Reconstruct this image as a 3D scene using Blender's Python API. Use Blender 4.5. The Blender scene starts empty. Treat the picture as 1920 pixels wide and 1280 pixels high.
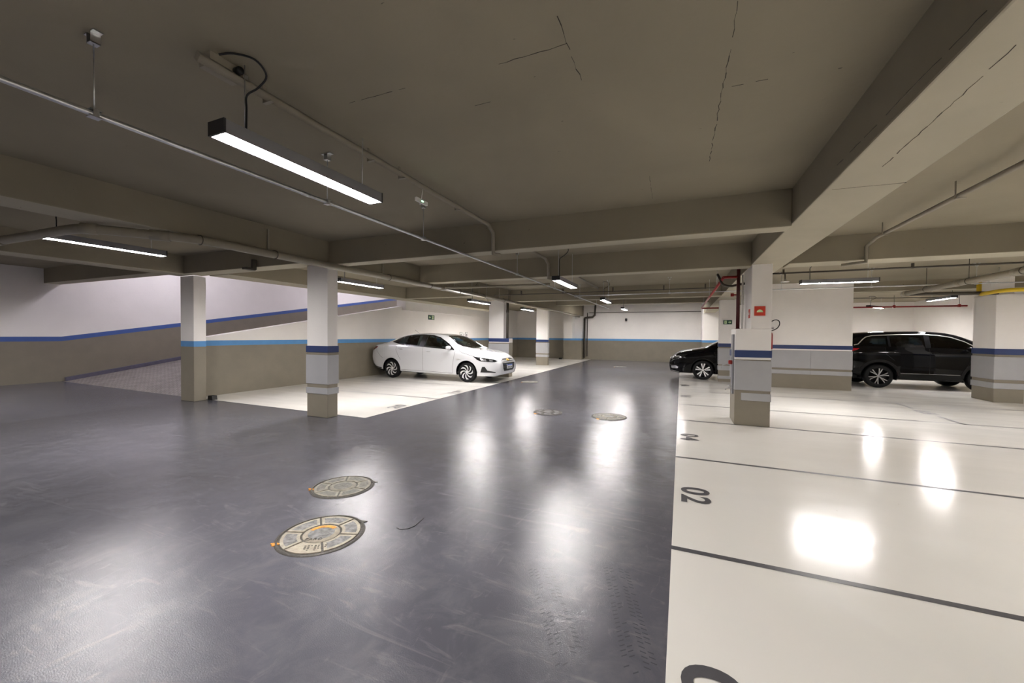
import bpy, bmesh, math, random
import numpy as np
from mathutils import Vector, Matrix
from mathutils.bvhtree import BVHTree

random.seed(7)
S = bpy.context.scene
COL = S.collection
PI = math.pi

# ------------------------------------------------------------------ camera
EYE = 1.48
F = 740.0                                  # focal length in pixels of a 1920 wide frame


def cam_axes():
    a = Vector((1277 - 960, 640 - 630, -F)).normalized()      # the aisle direction in camera space
    h = Vector((1, -0.0087, 0))
    up = h.cross(a).normalized()
    if up.y < 0:
        up = -up
    b = a.cross(up).normalized()
    return b, a, up


_b, _a, _up = cam_axes()
M = Matrix((_b, _a, _up))                  # camera space -> world space
cam_d = bpy.data.cameras.new('camera')
cam = bpy.data.objects.new('camera', cam_d)
COL.objects.link(cam)
cam.matrix_world = Matrix.Translation((0, 0, EYE)) @ M.to_4x4()
cam_d.sensor_width = 36
cam_d.lens = F / 1920 * 36
cam_d.clip_start = 0.05
cam_d.clip_end = 200
S.camera = cam

# ------------------------------------------------------------------ world, view
w = bpy.data.worlds.new('world')
S.world = w
w.use_nodes = True
w.node_tree.nodes['Background'].inputs[0].default_value = (0.02, 0.02, 0.022, 1)
w.node_tree.nodes['Background'].inputs[1].default_value = 0.3
S.view_settings.view_transform = 'Standard'
S.view_settings.look = 'None'
S.view_settings.gamma = 1
S.view_settings.use_curve_mapping = False
S.view_settings.exposure = 2.82
LAMP = 30.0                                # radiance of every lamp's diffuser
LAMP_COL = (1.0, 0.955, 0.935)
RAMP_COL = (0.93, 0.87, 1.0)
S.cycles.max_bounces = 9
S.cycles.diffuse_bounces = 6
S.cycles.glossy_bounces = 4
S.cycles.transmission_bounces = 6
S.cycles.transparent_max_bounces = 8
S.cycles.sample_clamp_indirect = 6
S.cycles.caustics_reflective = False
S.cycles.caustics_refractive = False
S.cycles.use_denoising = True

# ------------------------------------------------------------------ materials
MATS = {}


def lin(c):
    return tuple(((v / 255) / 12.92 if v / 255 <= 0.04045 else ((v / 255 + 0.055) / 1.055) ** 2.4) for v in c)


def mat(name, col=(0.5, 0.5, 0.5), rough=0.5, metal=0.0, noise=0.0, nscale=8.0, bump=0.0, bscale=60.0, coat=0.0,
        emit=None, estr=0.0, spec=0.5, rvar=0.0, alpha=None):
    m = bpy.data.materials.new(name)
    m.use_nodes = True
    nt = m.node_tree
    b = nt.nodes['Principled BSDF']
    b.inputs['Base Color'].default_value = (*col, 1)
    b.inputs['Roughness'].default_value = rough
    b.inputs['Metallic'].default_value = metal
    b.inputs['Specular IOR Level'].default_value = spec
    b.inputs['Coat Weight'].default_value = coat
    b.inputs['Coat Roughness'].default_value = 0.03
    if emit:
        b.inputs['Emission Color'].default_value = (*emit, 1)
        b.inputs['Emission Strength'].default_value = estr
    g = None
    if noise or bump or rvar:
        g = nt.nodes.new('ShaderNodeNewGeometry')
    if noise:
        n = nt.nodes.new('ShaderNodeTexNoise')
        n.inputs['Scale'].default_value = nscale
        n.inputs['Detail'].default_value = 6
        n.inputs['Roughness'].default_value = 0.6
        nt.links.new(g.outputs['Position'], n.inputs['Vector'])
        r = nt.nodes.new('ShaderNodeMapRange')
        r.inputs['From Min'].default_value = 0.3
        r.inputs['From Max'].default_value = 0.7
        r.inputs['To Min'].default_value = 1 - noise
        r.inputs['To Max'].default_value = 1 + noise
        nt.links.new(n.outputs['Fac'], r.inputs['Value'])
        mx = nt.nodes.new('ShaderNodeVectorMath')
        mx.operation = 'SCALE'
        mx.inputs[0].default_value = col
        nt.links.new(r.outputs['Result'], mx.inputs['Scale'])
        nt.links.new(mx.outputs['Vector'], b.inputs['Base Color'])
    if rvar:
        n = nt.nodes.new('ShaderNodeTexNoise')
        n.inputs['Scale'].default_value = nscale * 1.7
        n.inputs['Detail'].default_value = 4
        nt.links.new(g.outputs['Position'], n.inputs['Vector'])
        r = nt.nodes.new('ShaderNodeMapRange')
        r.inputs['From Min'].default_value = 0.3
        r.inputs['From Max'].default_value = 0.7
        r.inputs['To Min'].default_value = max(0.02, rough - rvar)
        r.inputs['To Max'].default_value = rough + rvar
        nt.links.new(n.outputs['Fac'], r.inputs['Value'])
        nt.links.new(r.outputs['Result'], b.inputs['Roughness'])
    if bump:
        n = nt.nodes.new('ShaderNodeTexNoise')
        n.inputs['Scale'].default_value = bscale
        n.inputs['Detail'].default_value = 5
        nt.links.new(g.outputs['Position'], n.inputs['Vector'])
        bp = nt.nodes.new('ShaderNodeBump')
        bp.inputs['Strength'].default_value = bump
        bp.inputs['Distance'].default_value = 0.01
        nt.links.new(n.outputs['Fac'], bp.inputs['Height'])
        nt.links.new(bp.outputs['Normal'], b.inputs['Normal'])
    MATS[name] = m
    return m


def glass_mat(name, tint=(0.35, 0.5, 0.5), gloss=0.12):
    m = bpy.data.materials.new(name)
    m.use_nodes = True
    nt = m.node_tree
    for n in list(nt.nodes):
        nt.nodes.remove(n)
    out = nt.nodes.new('ShaderNodeOutputMaterial')
    t = nt.nodes.new('ShaderNodeBsdfTransparent')
    t.inputs['Color'].default_value = (*tint, 1)
    g = nt.nodes.new('ShaderNodeBsdfGlossy')
    g.inputs['Roughness'].default_value = 0.03
    fr = nt.nodes.new('ShaderNodeLayerWeight')
    fr.inputs['Blend'].default_value = 0.18
    ad = nt.nodes.new('ShaderNodeMath')
    ad.operation = 'ADD'
    ad.use_clamp = True
    ad.inputs[1].default_value = gloss * 0.35
    mx = nt.nodes.new('ShaderNodeMixShader')
    nt.links.new(fr.outputs['Fresnel'], ad.inputs[0])
    nt.links.new(ad.outputs[0], mx.inputs['Fac'])
    nt.links.new(t.outputs[0], mx.inputs[1])
    nt.links.new(g.outputs[0], mx.inputs[2])
    nt.links.new(mx.outputs[0], out.inputs['Surface'])
    MATS[name] = m
    return m


def floor_mat(name, base, light, rough, kind):
    """resin floor paint: patchy colour, fine orange peel, worn streaks"""
    m = bpy.data.materials.new(name)
    m.use_nodes = True
    nt = m.node_tree
    L = nt.links.new
    b = nt.nodes['Principled BSDF']
    g = nt.nodes.new('ShaderNodeNewGeometry')

    def noise(scale, detail, vec, distort=0.0, rgh=0.55):
        n = nt.nodes.new('ShaderNodeTexNoise')
        n.inputs['Scale'].default_value = scale
        n.inputs['Detail'].default_value = detail
        n.inputs['Distortion'].default_value = distort
        n.inputs['Roughness'].default_value = rgh
        L(vec, n.inputs['Vector'])
        return n.outputs['Fac']

    def rng(v, a, c, lo, hi):
        r = nt.nodes.new('ShaderNodeMapRange')
        for k, x in zip(('From Min', 'From Max', 'To Min', 'To Max'), (a, c, lo, hi)):
            r.inputs[k].default_value = x
        L(v, r.inputs['Value'])
        return r.outputs['Result']

    def mapping(sx, sy, rot):
        mp = nt.nodes.new('ShaderNodeMapping')
        mp.inputs['Scale'].default_value = (sx, sy, 1)
        mp.inputs['Rotation'].default_value = (0, 0, rot)
        L(g.outputs['Position'], mp.inputs['Vector'])
        return mp.outputs['Vector']

    def mixc(f, c1, c2):
        mx = nt.nodes.new('ShaderNodeMix')
        mx.data_type = 'RGBA'
        L(f, mx.inputs[0])
        for s, c in ((6, c1), (7, c2)):
            if isinstance(c, tuple):
                mx.inputs[s].default_value = (*c, 1)
            else:
                L(c, mx.inputs[s])
        return mx.outputs[2]

    pos = g.outputs['Position']
    big = rng(noise(0.55, 5, pos, 0.6), 0.32, 0.7, 0, 1)
    streak1 = rng(noise(2.2, 7, mapping(0.5, 2.6, 0.45), 2.2, 0.68), 0.57, 0.80, 0, 0.75)
    streak2 = rng(noise(3.0, 7, mapping(2.4, 0.6, 0.15), 2.4, 0.68), 0.60, 0.82, 0, 0.8)
    peel = noise(170 if kind == 'grey' else 120, 3, pos)
    if kind == 'grey':
        c = mixc(big, base, tuple(v * 1.35 for v in base))
        mid = rng(noise(3.5, 6, pos, 0.5, 0.7), 0.45, 0.75, 0, 0.35)
        c = mixc(mid, c, light)
        c = mixc(streak1, c, light)
        f2 = nt.nodes.new('ShaderNodeMath')
        f2.operation = 'MULTIPLY'
        L(streak2, f2.inputs[0])
        f2.inputs[1].default_value = 0.8
        c = mixc(f2.outputs[0], c, light)
        speck = rng(noise(90, 3, pos), 0.70, 0.78, 0, 0.5)
        c = mixc(speck, c, light)
        rr = rng(noise(1.6, 4, pos), 0.3, 0.7, 0.11, 0.17)
    else:
        c = mixc(big, base, tuple(v * 0.93 for v in base))
        st = rng(noise(1.3, 6, mapping(1.0, 2.5, 0.2), 1.0, 0.7), 0.66, 0.86, 0, 0.55)
        c = mixc(st, c, light)
        speck = rng(noise(22, 2, pos), 0.795, 0.82, 0, 0.9)
        c = mixc(speck, c, (0.06, 0.05, 0.045))
        rr = rng(noise(1.4, 4, mapping(0.5, 2.5, 0.15)), 0.3, 0.7, rough - 0.03, rough + 0.06)
    L(c, b.inputs['Base Color'])
    L(rr, b.inputs['Roughness'])
    b.inputs['Specular IOR Level'].default_value = 0.55 if kind == 'grey' else 0.5
    wav = noise(5, 2, pos)
    add = nt.nodes.new('ShaderNodeMath')
    add.operation = 'MULTIPLY_ADD'
    L(peel, add.inputs[0])
    add.inputs[1].default_value = 0.55 if kind == 'grey' else 0.05
    L(wav, add.inputs[2])
    bp = nt.nodes.new('ShaderNodeBump')
    bp.inputs['Strength'].default_value = 0.34 if kind == 'grey' else 0.12
    bp.inputs['Distance'].default_value = 0.006
    L(add.outputs[0], bp.inputs['Height'])
    L(bp.outputs['Normal'], b.inputs['Normal'])
    MATS[name] = m
    return m


def concrete_mat(name, col, seams=False):
    """painted concrete with patchy tone, pin holes and board marks"""
    m = bpy.data.materials.new(name)
    m.use_nodes = True
    nt = m.node_tree
    L = nt.links.new
    b = nt.nodes['Principled BSDF']
    b.inputs['Roughness'].default_value = 0.85
    b.inputs['Specular IOR Level'].default_value = 0.25
    g = nt.nodes.new('ShaderNodeNewGeometry')
    n1 = nt.nodes.new('ShaderNodeTexNoise')
    n1.inputs['Scale'].default_value = 0.7
    n1.inputs['Detail'].default_value = 6
    n1.inputs['Distortion'].default_value = 0.4
    L(g.outputs['Position'], n1.inputs['Vector'])
    r1 = nt.nodes.new('ShaderNodeMapRange')
    r1.inputs['From Min'].default_value = 0.3
    r1.inputs['From Max'].default_value = 0.7
    r1.inputs['To Min'].default_value = 0.9
    r1.inputs['To Max'].default_value = 1.1
    L(n1.outputs['Fac'], r1.inputs['Value'])
    n2 = nt.nodes.new('ShaderNodeTexNoise')
    n2.inputs['Scale'].default_value = 14
    n2.inputs['Detail'].default_value = 2
    mp = nt.nodes.new('ShaderNodeMapping')
    mp.inputs['Scale'].default_value = (1, 2.6, 2)
    L(g.outputs['Position'], mp.inputs['Vector'])
    L(mp.outputs['Vector'], n2.inputs['Vector'])
    r2 = nt.nodes.new('ShaderNodeMapRange')
    r2.inputs['From Min'].default_value = 0.765
    r2.inputs['From Max'].default_value = 0.80
    r2.inputs['To Min'].default_value = 1.0
    r2.inputs['To Max'].default_value = 0.45
    L(n2.outputs['Fac'], r2.inputs['Value'])
    mu = nt.nodes.new('ShaderNodeMath')
    mu.operation = 'MULTIPLY'
    L(r1.outputs['Result'], mu.inputs[0])
    L(r2.outputs['Result'], mu.inputs[1])
    sc = nt.nodes.new('ShaderNodeVectorMath')
    sc.operation = 'SCALE'
    sc.inputs[0].default_value = col
    L(mu.outputs[0], sc.inputs['Scale'])
    L(sc.outputs['Vector'], b.inputs['Base Color'])
    bp = nt.nodes.new('ShaderNodeBump')
    bp.inputs['Strength'].default_value = 0.35
    bp.inputs['Distance'].default_value = 0.004
    n3 = nt.nodes.new('ShaderNodeTexNoise')
    n3.inputs['Scale'].default_value = 25
    n3.inputs['Detail'].default_value = 5
    L(g.outputs['Position'], n3.inputs['Vector'])
    L(n3.outputs['Fac'], bp.inputs['Height'])
    L(bp.outputs['Normal'], b.inputs['Normal'])
    MATS[name] = m
    return m


def ramp_mat(name):
    """grooved concrete: chevron anti-slip ribs"""
    m = bpy.data.materials.new(name)
    m.use_nodes = True
    nt = m.node_tree
    L = nt.links.new
    b = nt.nodes['Principled BSDF']
    b.inputs['Roughness'].default_value = 0.6
    g = nt.nodes.new('ShaderNodeNewGeometry')
    sp = nt.nodes.new('ShaderNodeSeparateXYZ')
    L(g.outputs['Position'], sp.inputs[0])

    def math2(op, a, c):
        n = nt.nodes.new('ShaderNodeMath')
        n.operation = op
        for i, v in enumerate((a, c)):
            if v is None:
                continue
            if isinstance(v, (int, float)):
                n.inputs[i].default_value = v
            else:
                L(v, n.inputs[i])
        return n.outputs[0]
    zig = math2('PINGPONG', sp.outputs[0], 0.09)
    s = math2('ADD', math2('MULTIPLY', sp.outputs[1], 1.0), zig)
    wv = math2('SINE', math2('MULTIPLY', s, 2 * PI / 0.085), None)
    n = nt.nodes.new('ShaderNodeTexNoise')
    n.inputs['Scale'].default_value = 5
    n.inputs['Detail'].default_value = 6
    L(g.outputs['Position'], n.inputs['Vector'])
    mr = nt.nodes.new('ShaderNodeMapRange')
    mr.inputs['From Min'].default_value = -0.2
    mr.inputs['From Max'].default_value = 0.6
    L(wv, mr.inputs['Value'])
    mx = nt.nodes.new('ShaderNodeMix')
    mx.data_type = 'RGBA'
    L(mr.outputs['Result'], mx.inputs[0])
    mx.inputs[6].default_value = (0.20, 0.18, 0.17, 1)
    mx.inputs[7].default_value = (0.27, 0.245, 0.235, 1)
    r1 = nt.nodes.new('ShaderNodeMapRange')
    r1.inputs['From Min'].default_value = 0.3
    r1.inputs['From Max'].default_value = 0.7
    r1.inputs['To Min'].default_value = 0.8
    r1.inputs['To Max'].default_value = 1.2
    L(n.outputs['Fac'], r1.inputs['Value'])
    sc = nt.nodes.new('ShaderNodeVectorMath')
    sc.operation = 'SCALE'
    L(mx.outputs[2], sc.inputs[0])
    L(r1.outputs['Result'], sc.inputs['Scale'])
    L(sc.outputs['Vector'], b.inputs['Base Color'])
    bp = nt.nodes.new('ShaderNodeBump')
    bp.inputs['Distance'].default_value = 0.01
    bp.inputs['Strength'].default_value = 0.8
    L(wv, bp.inputs['Height'])
    L(bp.outputs['Normal'], b.inputs['Normal'])
    MATS[name] = m
    return m


floor_mat('grey_floor', (0.080, 0.080, 0.097), (0.21, 0.208, 0.222), 0.22, 'grey')
floor_mat('white_floor', (0.82, 0.80, 0.755), (0.72, 0.66, 0.54), 0.15, 'white')
concrete_mat('ceiling_paint', (0.28, 0.248, 0.182))
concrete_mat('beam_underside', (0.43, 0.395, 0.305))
ramp_mat('ramp_concrete')
mat('wall_white', (0.83, 0.80, 0.77), 0.6, noise=0.03, nscale=1.5, bump=0.12, bscale=40)
mat('wall_blue', (0.085, 0.27, 0.56), 0.5, noise=0.05)
mat('ramp_blue', (0.05, 0.105, 0.33), 0.5, noise=0.05)
mat('navy', (0.016, 0.036, 0.13), 0.4)
mat('wall_beige', (0.215, 0.19, 0.145), 0.55, noise=0.06, nscale=2.5, bump=0.12, bscale=40)
mat('guard_grey', (0.36, 0.36, 0.37), 0.45, noise=0.04, nscale=3)
mat('kerb_violet', (0.10, 0.095, 0.135), 0.5, noise=0.15)
mat('tyre_print', (0.069, 0.068, 0.083), 0.25)
mat('line_grey', (0.085, 0.083, 0.092), 0.3, noise=0.12, nscale=12)
mat('galvanised', (0.62, 0.63, 0.64), 0.28, metal=1.0, noise=0.1, nscale=20)
mat('channel_paint', (0.27, 0.24, 0.185), 0.55, noise=0.08)
mat('pvc_paint', (0.30, 0.27, 0.205), 0.42, noise=0.06)
mat('dark_conduit', (0.07, 0.06, 0.045), 0.5)
mat('lamp_body', (0.22, 0.22, 0.235), 0.4, metal=0.2)
mat('lamp_end', (0.02, 0.02, 0.022), 0.4)
mat('lamp_glow', (0.9, 0.9, 0.9), 0.5, emit=LAMP_COL, estr=LAMP)
mat('ramp_glow', (0.9, 0.9, 0.9), 0.5, emit=RAMP_COL, estr=LAMP * 1.25)
mat('black_rubber', (0.005, 0.005, 0.005), 0.55)
mat('black_plastic', (0.005, 0.005, 0.0055), 0.4)
mat('white_plastic', (0.75, 0.74, 0.70), 0.4)
mat('red_paint', (0.30, 0.015, 0.012), 0.3)
mat('shaded_red_paint', (0.07, 0.005, 0.006), 0.4)  # same red paint, with the riser's shade put into the colour
mat('yellow_paint', (0.72, 0.50, 0.02), 0.4)
mat('sign_red', (0.55, 0.035, 0.012), 0.45)
mat('sign_green', (0.006, 0.06, 0.03), 0.45)
mat('sign_pale', (0.62, 0.78, 0.42), 0.5)
mat('sign_white', (0.8, 0.8, 0.78), 0.5)
mat('sign_black', (0.02, 0.02, 0.02), 0.5)
mat('car_white', (0.66, 0.67, 0.69), 0.22, coat=1.0)
mat('car_black', (0.003, 0.003, 0.0035), 0.06, spec=0.28)
mat('cladding', (0.008, 0.008, 0.008), 0.5, spec=0.2)
mat('tyre', (0.007, 0.007, 0.0075), 0.6, spec=0.25, bump=0.2, bscale=80)
mat('rim_dark', (0.006, 0.006, 0.007), 0.3, metal=0.3)
mat('rim_silver', (0.85, 0.85, 0.86), 0.3, metal=0.35)
mat('rim_grey', (0.36, 0.36, 0.37), 0.25, metal=0.6)
mat('chrome', (0.80, 0.78, 0.74), 0.3, metal=0.8)
mat('gold', (0.85, 0.52, 0.10), 0.25, metal=0.8)
mat('lens_red', (0.22, 0.008, 0.01), 0.08, coat=1.0)
mat('lens_red_vivid', (0.55, 0.01, 0.02), 0.1, coat=1.0)  # stronger red than the other tail lens, no emission
mat('lens_dark', (0.01, 0.011, 0.012), 0.06, coat=1.0)
mat('lens_bright', (0.75, 0.76, 0.78), 0.12, metal=0.8)
mat('seam', (0.02, 0.02, 0.022), 0.6)
mat('pillar_black', (0.008, 0.008, 0.01), 0.25, coat=0.5)
mat('interior', (0.005, 0.005, 0.006), 0.8, spec=0.1)
mat('plate_white', (0.72, 0.73, 0.75), 0.4)
mat('plate_blue', (0.02, 0.08, 0.45), 0.4)
glass_mat('glass_clear', (0.55, 0.72, 0.70), 0.2)
glass_mat('glass_tint', (0.20, 0.27, 0.27), 0.25)
glass_mat('glass_dark', (0.12, 0.16, 0.17), 0.12)
mat('iron_dark', (0.075, 0.07, 0.062), 0.5, metal=0.3, noise=0.3, nscale=25, bump=0.5)
mat('cover_concrete', (0.36, 0.325, 0.26), 0.7, noise=0.25, nscale=22, bump=0.5)
mat('cover_concrete_dull', (0.26, 0.245, 0.20), 0.6, noise=0.35, nscale=22, bump=0.5)
mat('cover_patch', (0.17, 0.17, 0.17), 0.5, noise=0.55, nscale=28, bump=0.6)
mat('cover_patch_dull', (0.14, 0.135, 0.12), 0.5, noise=0.45, nscale=28, bump=0.6)
mat('rust', (0.62, 0.28, 0.05), 0.7, noise=0.35, nscale=40, bump=0.4)
mat('led_green', (0.1, 0.9, 0.3), 0.5, emit=(0.2, 1.0, 0.4), estr=6)


# ------------------------------------------------------------------ mesh helpers
class MB:
    """collects boxes, tubes and prisms into one mesh"""

    def __init__(self):
        self.v, self.f, self.m, self.s = [], [], [], []
        self.names = []

    def mi(self, name):
        if name not in self.names:
            self.names.append(name)
        return self.names.index(name)

    def face(self, idx, mname, smooth=False):
        self.f.append(tuple(idx))
        self.m.append(self.mi(mname))
        self.s.append(smooth)

    def quad(self, pts, mname):
        b = len(self.v)
        self.v += [tuple(p) for p in pts]
        self.face(range(b, b + len(pts)), mname)
        return self

    def box(self, x0, x1, y0, y1, z0, z1, mname, bands=None, skip=()):
        """axis aligned box; bands = [(z_low, material), ...] paints horizontal bands upward"""
        zs = [(z0, mname)] if not bands else [(max(z0, z), mm) for z, mm in bands]
        zs = [z for z in zs if z[0] < z1]
        lev = [z[0] for z in zs] + [z1]
        lev[0] = z0
        base = len(self.v)
        for z in lev:
            self.v += [(x0, y0, z), (x1, y0, z), (x1, y1, z), (x0, y1, z)]
        for k in range(len(lev) - 1):
            a, c = base + 4 * k, base + 4 * (k + 1)
            for i in range(4):
                j = (i + 1) % 4
                self.face((a + i, a + j, c + j, c + i), zs[k][1])
        self.face((base + 3, base + 2, base + 1, base), zs[0][1])
        t = base + 4 * (len(lev) - 1)
        self.face((t, t + 1, t + 2, t + 3), zs[-1][1])
        return self

    def tube(self, pts, r, mname, n=12, cap=True, closed=False):
        pts = [Vector(p) for p in pts]
        m = len(pts)
        rs = r if isinstance(r, (list, tuple)) else [r] * m
        rings = []
        prev = None
        for i, p in enumerate(pts):
            if closed:
                d = (pts[(i + 1) % m] - pts[i - 1]).normalized()
            elif i == 0:
                d = (pts[1] - p).normalized()
            elif i == m - 1:
                d = (p - pts[i - 1]).normalized()
            else:
                d = ((pts[i + 1] - p).normalized() + (p - pts[i - 1]).normalized())
                d = d.normalized() if d.length > 1e-6 else (pts[i + 1] - p).normalized()
            if prev is None:
                u = d.cross(Vector((0, 0, 1)))
                if u.length < 0.1:
                    u = d.cross(Vector((1, 0, 0)))
                u.normalize()
            else:
                u = (prev - d * prev.dot(d)).normalized()
            prev = u
            vv = d.cross(u)
            base = len(self.v)
            for k in range(n):
                a = 2 * PI * k / n
                self.v.append(tuple(p + (u * math.cos(a) + vv * math.sin(a)) * rs[i]))
            rings.append(base)
        rng = range(m) if closed else range(m - 1)
        for i in rng:
            a, c = rings[i], rings[(i + 1) % m]
            for k in range(n):
                j = (k + 1) % n
                self.face((a + k, a + j, c + j, c + k), mname, True)
        if cap and not closed:
            self.face([rings[0] + k for k in range(n)][::-1], mname)
            self.face([rings[-1] + k for k in range(n)], mname)
        return self

    def lathe(self, prof, mname, origin=(0, 0, 0), axis='z', n=32, closed=False, caps=True):
        """prof = [(radius, height)]"""
        o = Vector(origin)
        rings = []
        for (r, h) in prof:
            base = len(self.v)
            for k in range(n):
                a = 2 * PI * k / n
                c, s = math.cos(a) * r, math.sin(a) * r
                p = {'z': (c, s, h), 'y': (c, h, s), 'x': (h, c, s)}[axis]
                self.v.append(tuple(o + Vector(p)))
            rings.append(base)
        m = len(rings)
        for i in (range(m) if closed else range(m - 1)):
            a, b2 = rings[i], rings[(i + 1) % m]
            for k in range(n):
                j = (k + 1) % n
                self.face((a + k, a + j, b2 + j, b2 + k), mname, True)
        if not closed and caps:
            if prof[0][0] > 1e-5:
                self.face([rings[0] + k for k in range(n)], mname)
            if prof[-1][0] > 1e-5:
                self.face([rings[-1] + k for k in range(n)], mname)
        return self

    def prism(self, poly, fa, fb, mname):
        """poly = 2D points; fa(p), fb(p) give the two faces in 3D"""
        n = len(poly)
        a = len(self.v)
        self.v += [tuple(fa(p)) for p in poly] + [tuple(fb(p)) for p in poly]
        self.face([a + i for i in range(n)][::-1], mname)
        self.face([a + n + i for i in range(n)], mname)
        for i in range(n):
            j = (i + 1) % n
            self.face((a + i, a + j, a + n + j, a + n + i), mname)
        return self

    def mesh(self, name):
        me = bpy.data.meshes.new(name)
        me.from_pydata(self.v, [], self.f)
        for nm in self.names:
            me.materials.append(MATS[nm])
        me.polygons.foreach_set('material_index', self.m)
        me.polygons.foreach_set('use_smooth', self.s)
        bm = bmesh.new()
        bm.from_mesh(me)
        bmesh.ops.recalc_face_normals(bm, faces=bm.faces)
        bm.to_mesh(me)
        bm.free()
        me.update()
        return me

    def build(self, name, parent=None, loc=None):
        o = bpy.data.objects.new(name, self.mesh(name))
        COL.objects.link(o)
        if parent is not None:
            o.parent = parent
        if loc:
            o.location = loc
        return o


def bevel(o, wdt=0.01, seg=2):
    md = o.modifiers.new('soft_edge', 'BEVEL')
    md.width = wdt
    md.segments = seg
    md.limit_method = 'ANGLE'
    return o


def tag(o, label=None, cat=None, group=None, kind=None):
    for k, v in (('label', label), ('category', cat), ('group', group), ('kind', kind)):
        if v:
            o[k] = v
    return o


def empty(name, loc=(0, 0, 0), rz=0.0):
    o = bpy.data.objects.new(name, None)
    COL.objects.link(o)
    o.location = loc
    o.rotation_euler = (0, 0, rz)
    o.empty_display_size = 0.1
    return o


def kids(o):
    return [c for c in COL.objects if c.parent == o]


def copy_tree(o, parent=None):
    c = o.copy()
    COL.objects.link(c)
    c.parent = parent
    for ch in kids(o):
        copy_tree(ch, c)
    return c


def text_mesh(txt, height, bold=0.0, depth=0.0):
    cu = bpy.data.curves.new('lettering', 'FONT')
    cu.body = txt
    cu.size = height / 0.70
    cu.offset = bold
    cu.extrude = depth
    cu.resolution_u = 6
    cu.space_character = 1.15
    o = bpy.data.objects.new('lettering', cu)
    COL.objects.link(o)
    dg = bpy.context.evaluated_depsgraph_get()
    me = bpy.data.meshes.new_from_object(o.evaluated_get(dg))
    bpy.data.objects.remove(o)
    return me


def put_text(txt, height, mname, parent, name, origin, right, up, width=None, bold=0.0, depth=0.0015):
    me = text_mesh(txt, height, bold, depth)
    xs = [v.co.x for v in me.vertices]
    ys = [v.co.y for v in me.vertices]
    x0, x1, y0, y1 = min(xs), max(xs), min(ys), max(ys)
    right, up = Vector(right).normalized(), Vector(up).normalized()
    nrm = right.cross(up)
    kx = (width / (x1 - x0)) if width else height / (y1 - y0)
    ky = height / (y1 - y0)
    for v in me.vertices:
        v.co = Vector(origin) + right * ((v.co.x - (x0 + x1) / 2) * kx) + up * ((v.co.y - (y0 + y1) / 2) * ky) + nrm * v.co.z
    me.materials.clear()
    me.materials.append(MATS[mname])
    o = bpy.data.objects.new(name, me)
    COL.objects.link(o)
    o.parent = parent
    return o


def arc(p0, p1, p2, n=6):
    """rounded corner at p1 between p0 and p2 (quadratic)"""
    p0, p1, p2 = Vector(p0), Vector(p1), Vector(p2)
    return [p0 * (1 - t) ** 2 + p1 * 2 * t * (1 - t) + p2 * t * t for t in [i / n for i in range(n + 1)]]


# ------------------------------------------------------------------ the building
SLAB = 3.04
BEAM = 2.67
BANDS = [(0, 'wall_beige'), (1.165, 'wall_blue'), (1.285, 'wall_white')]

# floor: grey resin, rising a little towards the ramp
fl = MB()
fl.quad([(-9.9, -9, 0), (13, -9, 0), (13, 25, 0), (-9.9, 25, 0)], 'grey_floor')
fl.quad([(-14.75, -9, 0.17), (-9.9, -9, 0), (-9.9, 5.32, 0), (-14.75, 4.8, 0.17)], 'grey_floor')
floor = fl.build('floor')
tag(floor, 'glossy scuffed dark grey resin floor of the driving aisle', 'floor', kind='structure')


def flat_part(name, poly, z, mname, lab=None):
    m = MB()
    m.quad([(x, y, z) for x, y in poly], mname)
    o = m.build(name, floor)
    if lab:
        o['label'] = lab
    return o


WZ, LZ, NZ = 0.003, 0.0045, 0.006
flat_part('bay_paint', [(-0.04, -9), (13, -9), (13, 25), (-0.04, 25)], WZ, 'white_floor', 'glossy cream white bay floor on the right of the aisle')
flat_part('bay_paint', [(-5.06, 5.32), (-5.06, 24.2), (-10.0, 24.2), (-10.0, 5.32)], WZ, 'white_floor', 'glossy cream white bay floor left of the aisle')
for y, x0, x1, hw in ((2.96, -0.04, 9, 0.026), (5.22, -0.04, 9, 0.026), (7.56, -0.04, 9, 0.026), (9.31, -0.04, 9, 0.026),
                      (11.64, -0.04, 9, 0.026), (14.35, -0.04, 9, 0.026), (16.95, -0.04, 9, 0.026), (19.3, -0.04, 9, 0.026),
                      (0.65, -0.04, 9, 0.026)):
    flat_part('bay_line', [(x0, y - hw), (x1, y - hw), (x1, y + hw), (x0, y + hw)], LZ, 'line_grey')
for y in (7.60, 9.85, 12.15, 14.5, 16.85, 19.2, 21.5):
    flat_part('bay_line', [(-10, y - 0.026), (-5.06, y - 0.026), (-5.06, y + 0.026), (-10, y + 0.026)], LZ, 'line_grey')
for ya, yb in ((9.28, 10.02), (10.92, 11.64)):
    flat_part('bay_line', [(4.47, ya), (4.53, ya), (4.53, yb), (4.47, yb)], LZ, 'line_grey')
for txt, cx, cy in (('04', 0.135, 6.32), ('02', 0.145, 4.02), ('01', 0.145, 1.75), ('06', 0.135, 10.6), ('08', 0.135, 12.9)):
    o = put_text(txt, 0.25, 'line_grey', floor, 'bay_number', (cx, cy, NZ), (0, -1, 0), (1, 0, 0), 0.40, 0.010, 0.0)
for txt, cy in (('20', 6.42), ('19', 8.65), ('18', 10.95), ('17', 13.3)):
    o = put_text(txt, 0.25, 'line_grey', floor, 'bay_number', (-5.27, cy, NZ), (0, 1, 0), (-1, 0, 0), 0.40, 0.010, 0.0)
put_text('05', 0.25, 'line_grey', floor, 'bay_number', (4.50, 10.47, NZ), (0, -1, 0), (1, 0, 0), 0.42, 0.010, 0.0)


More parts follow.
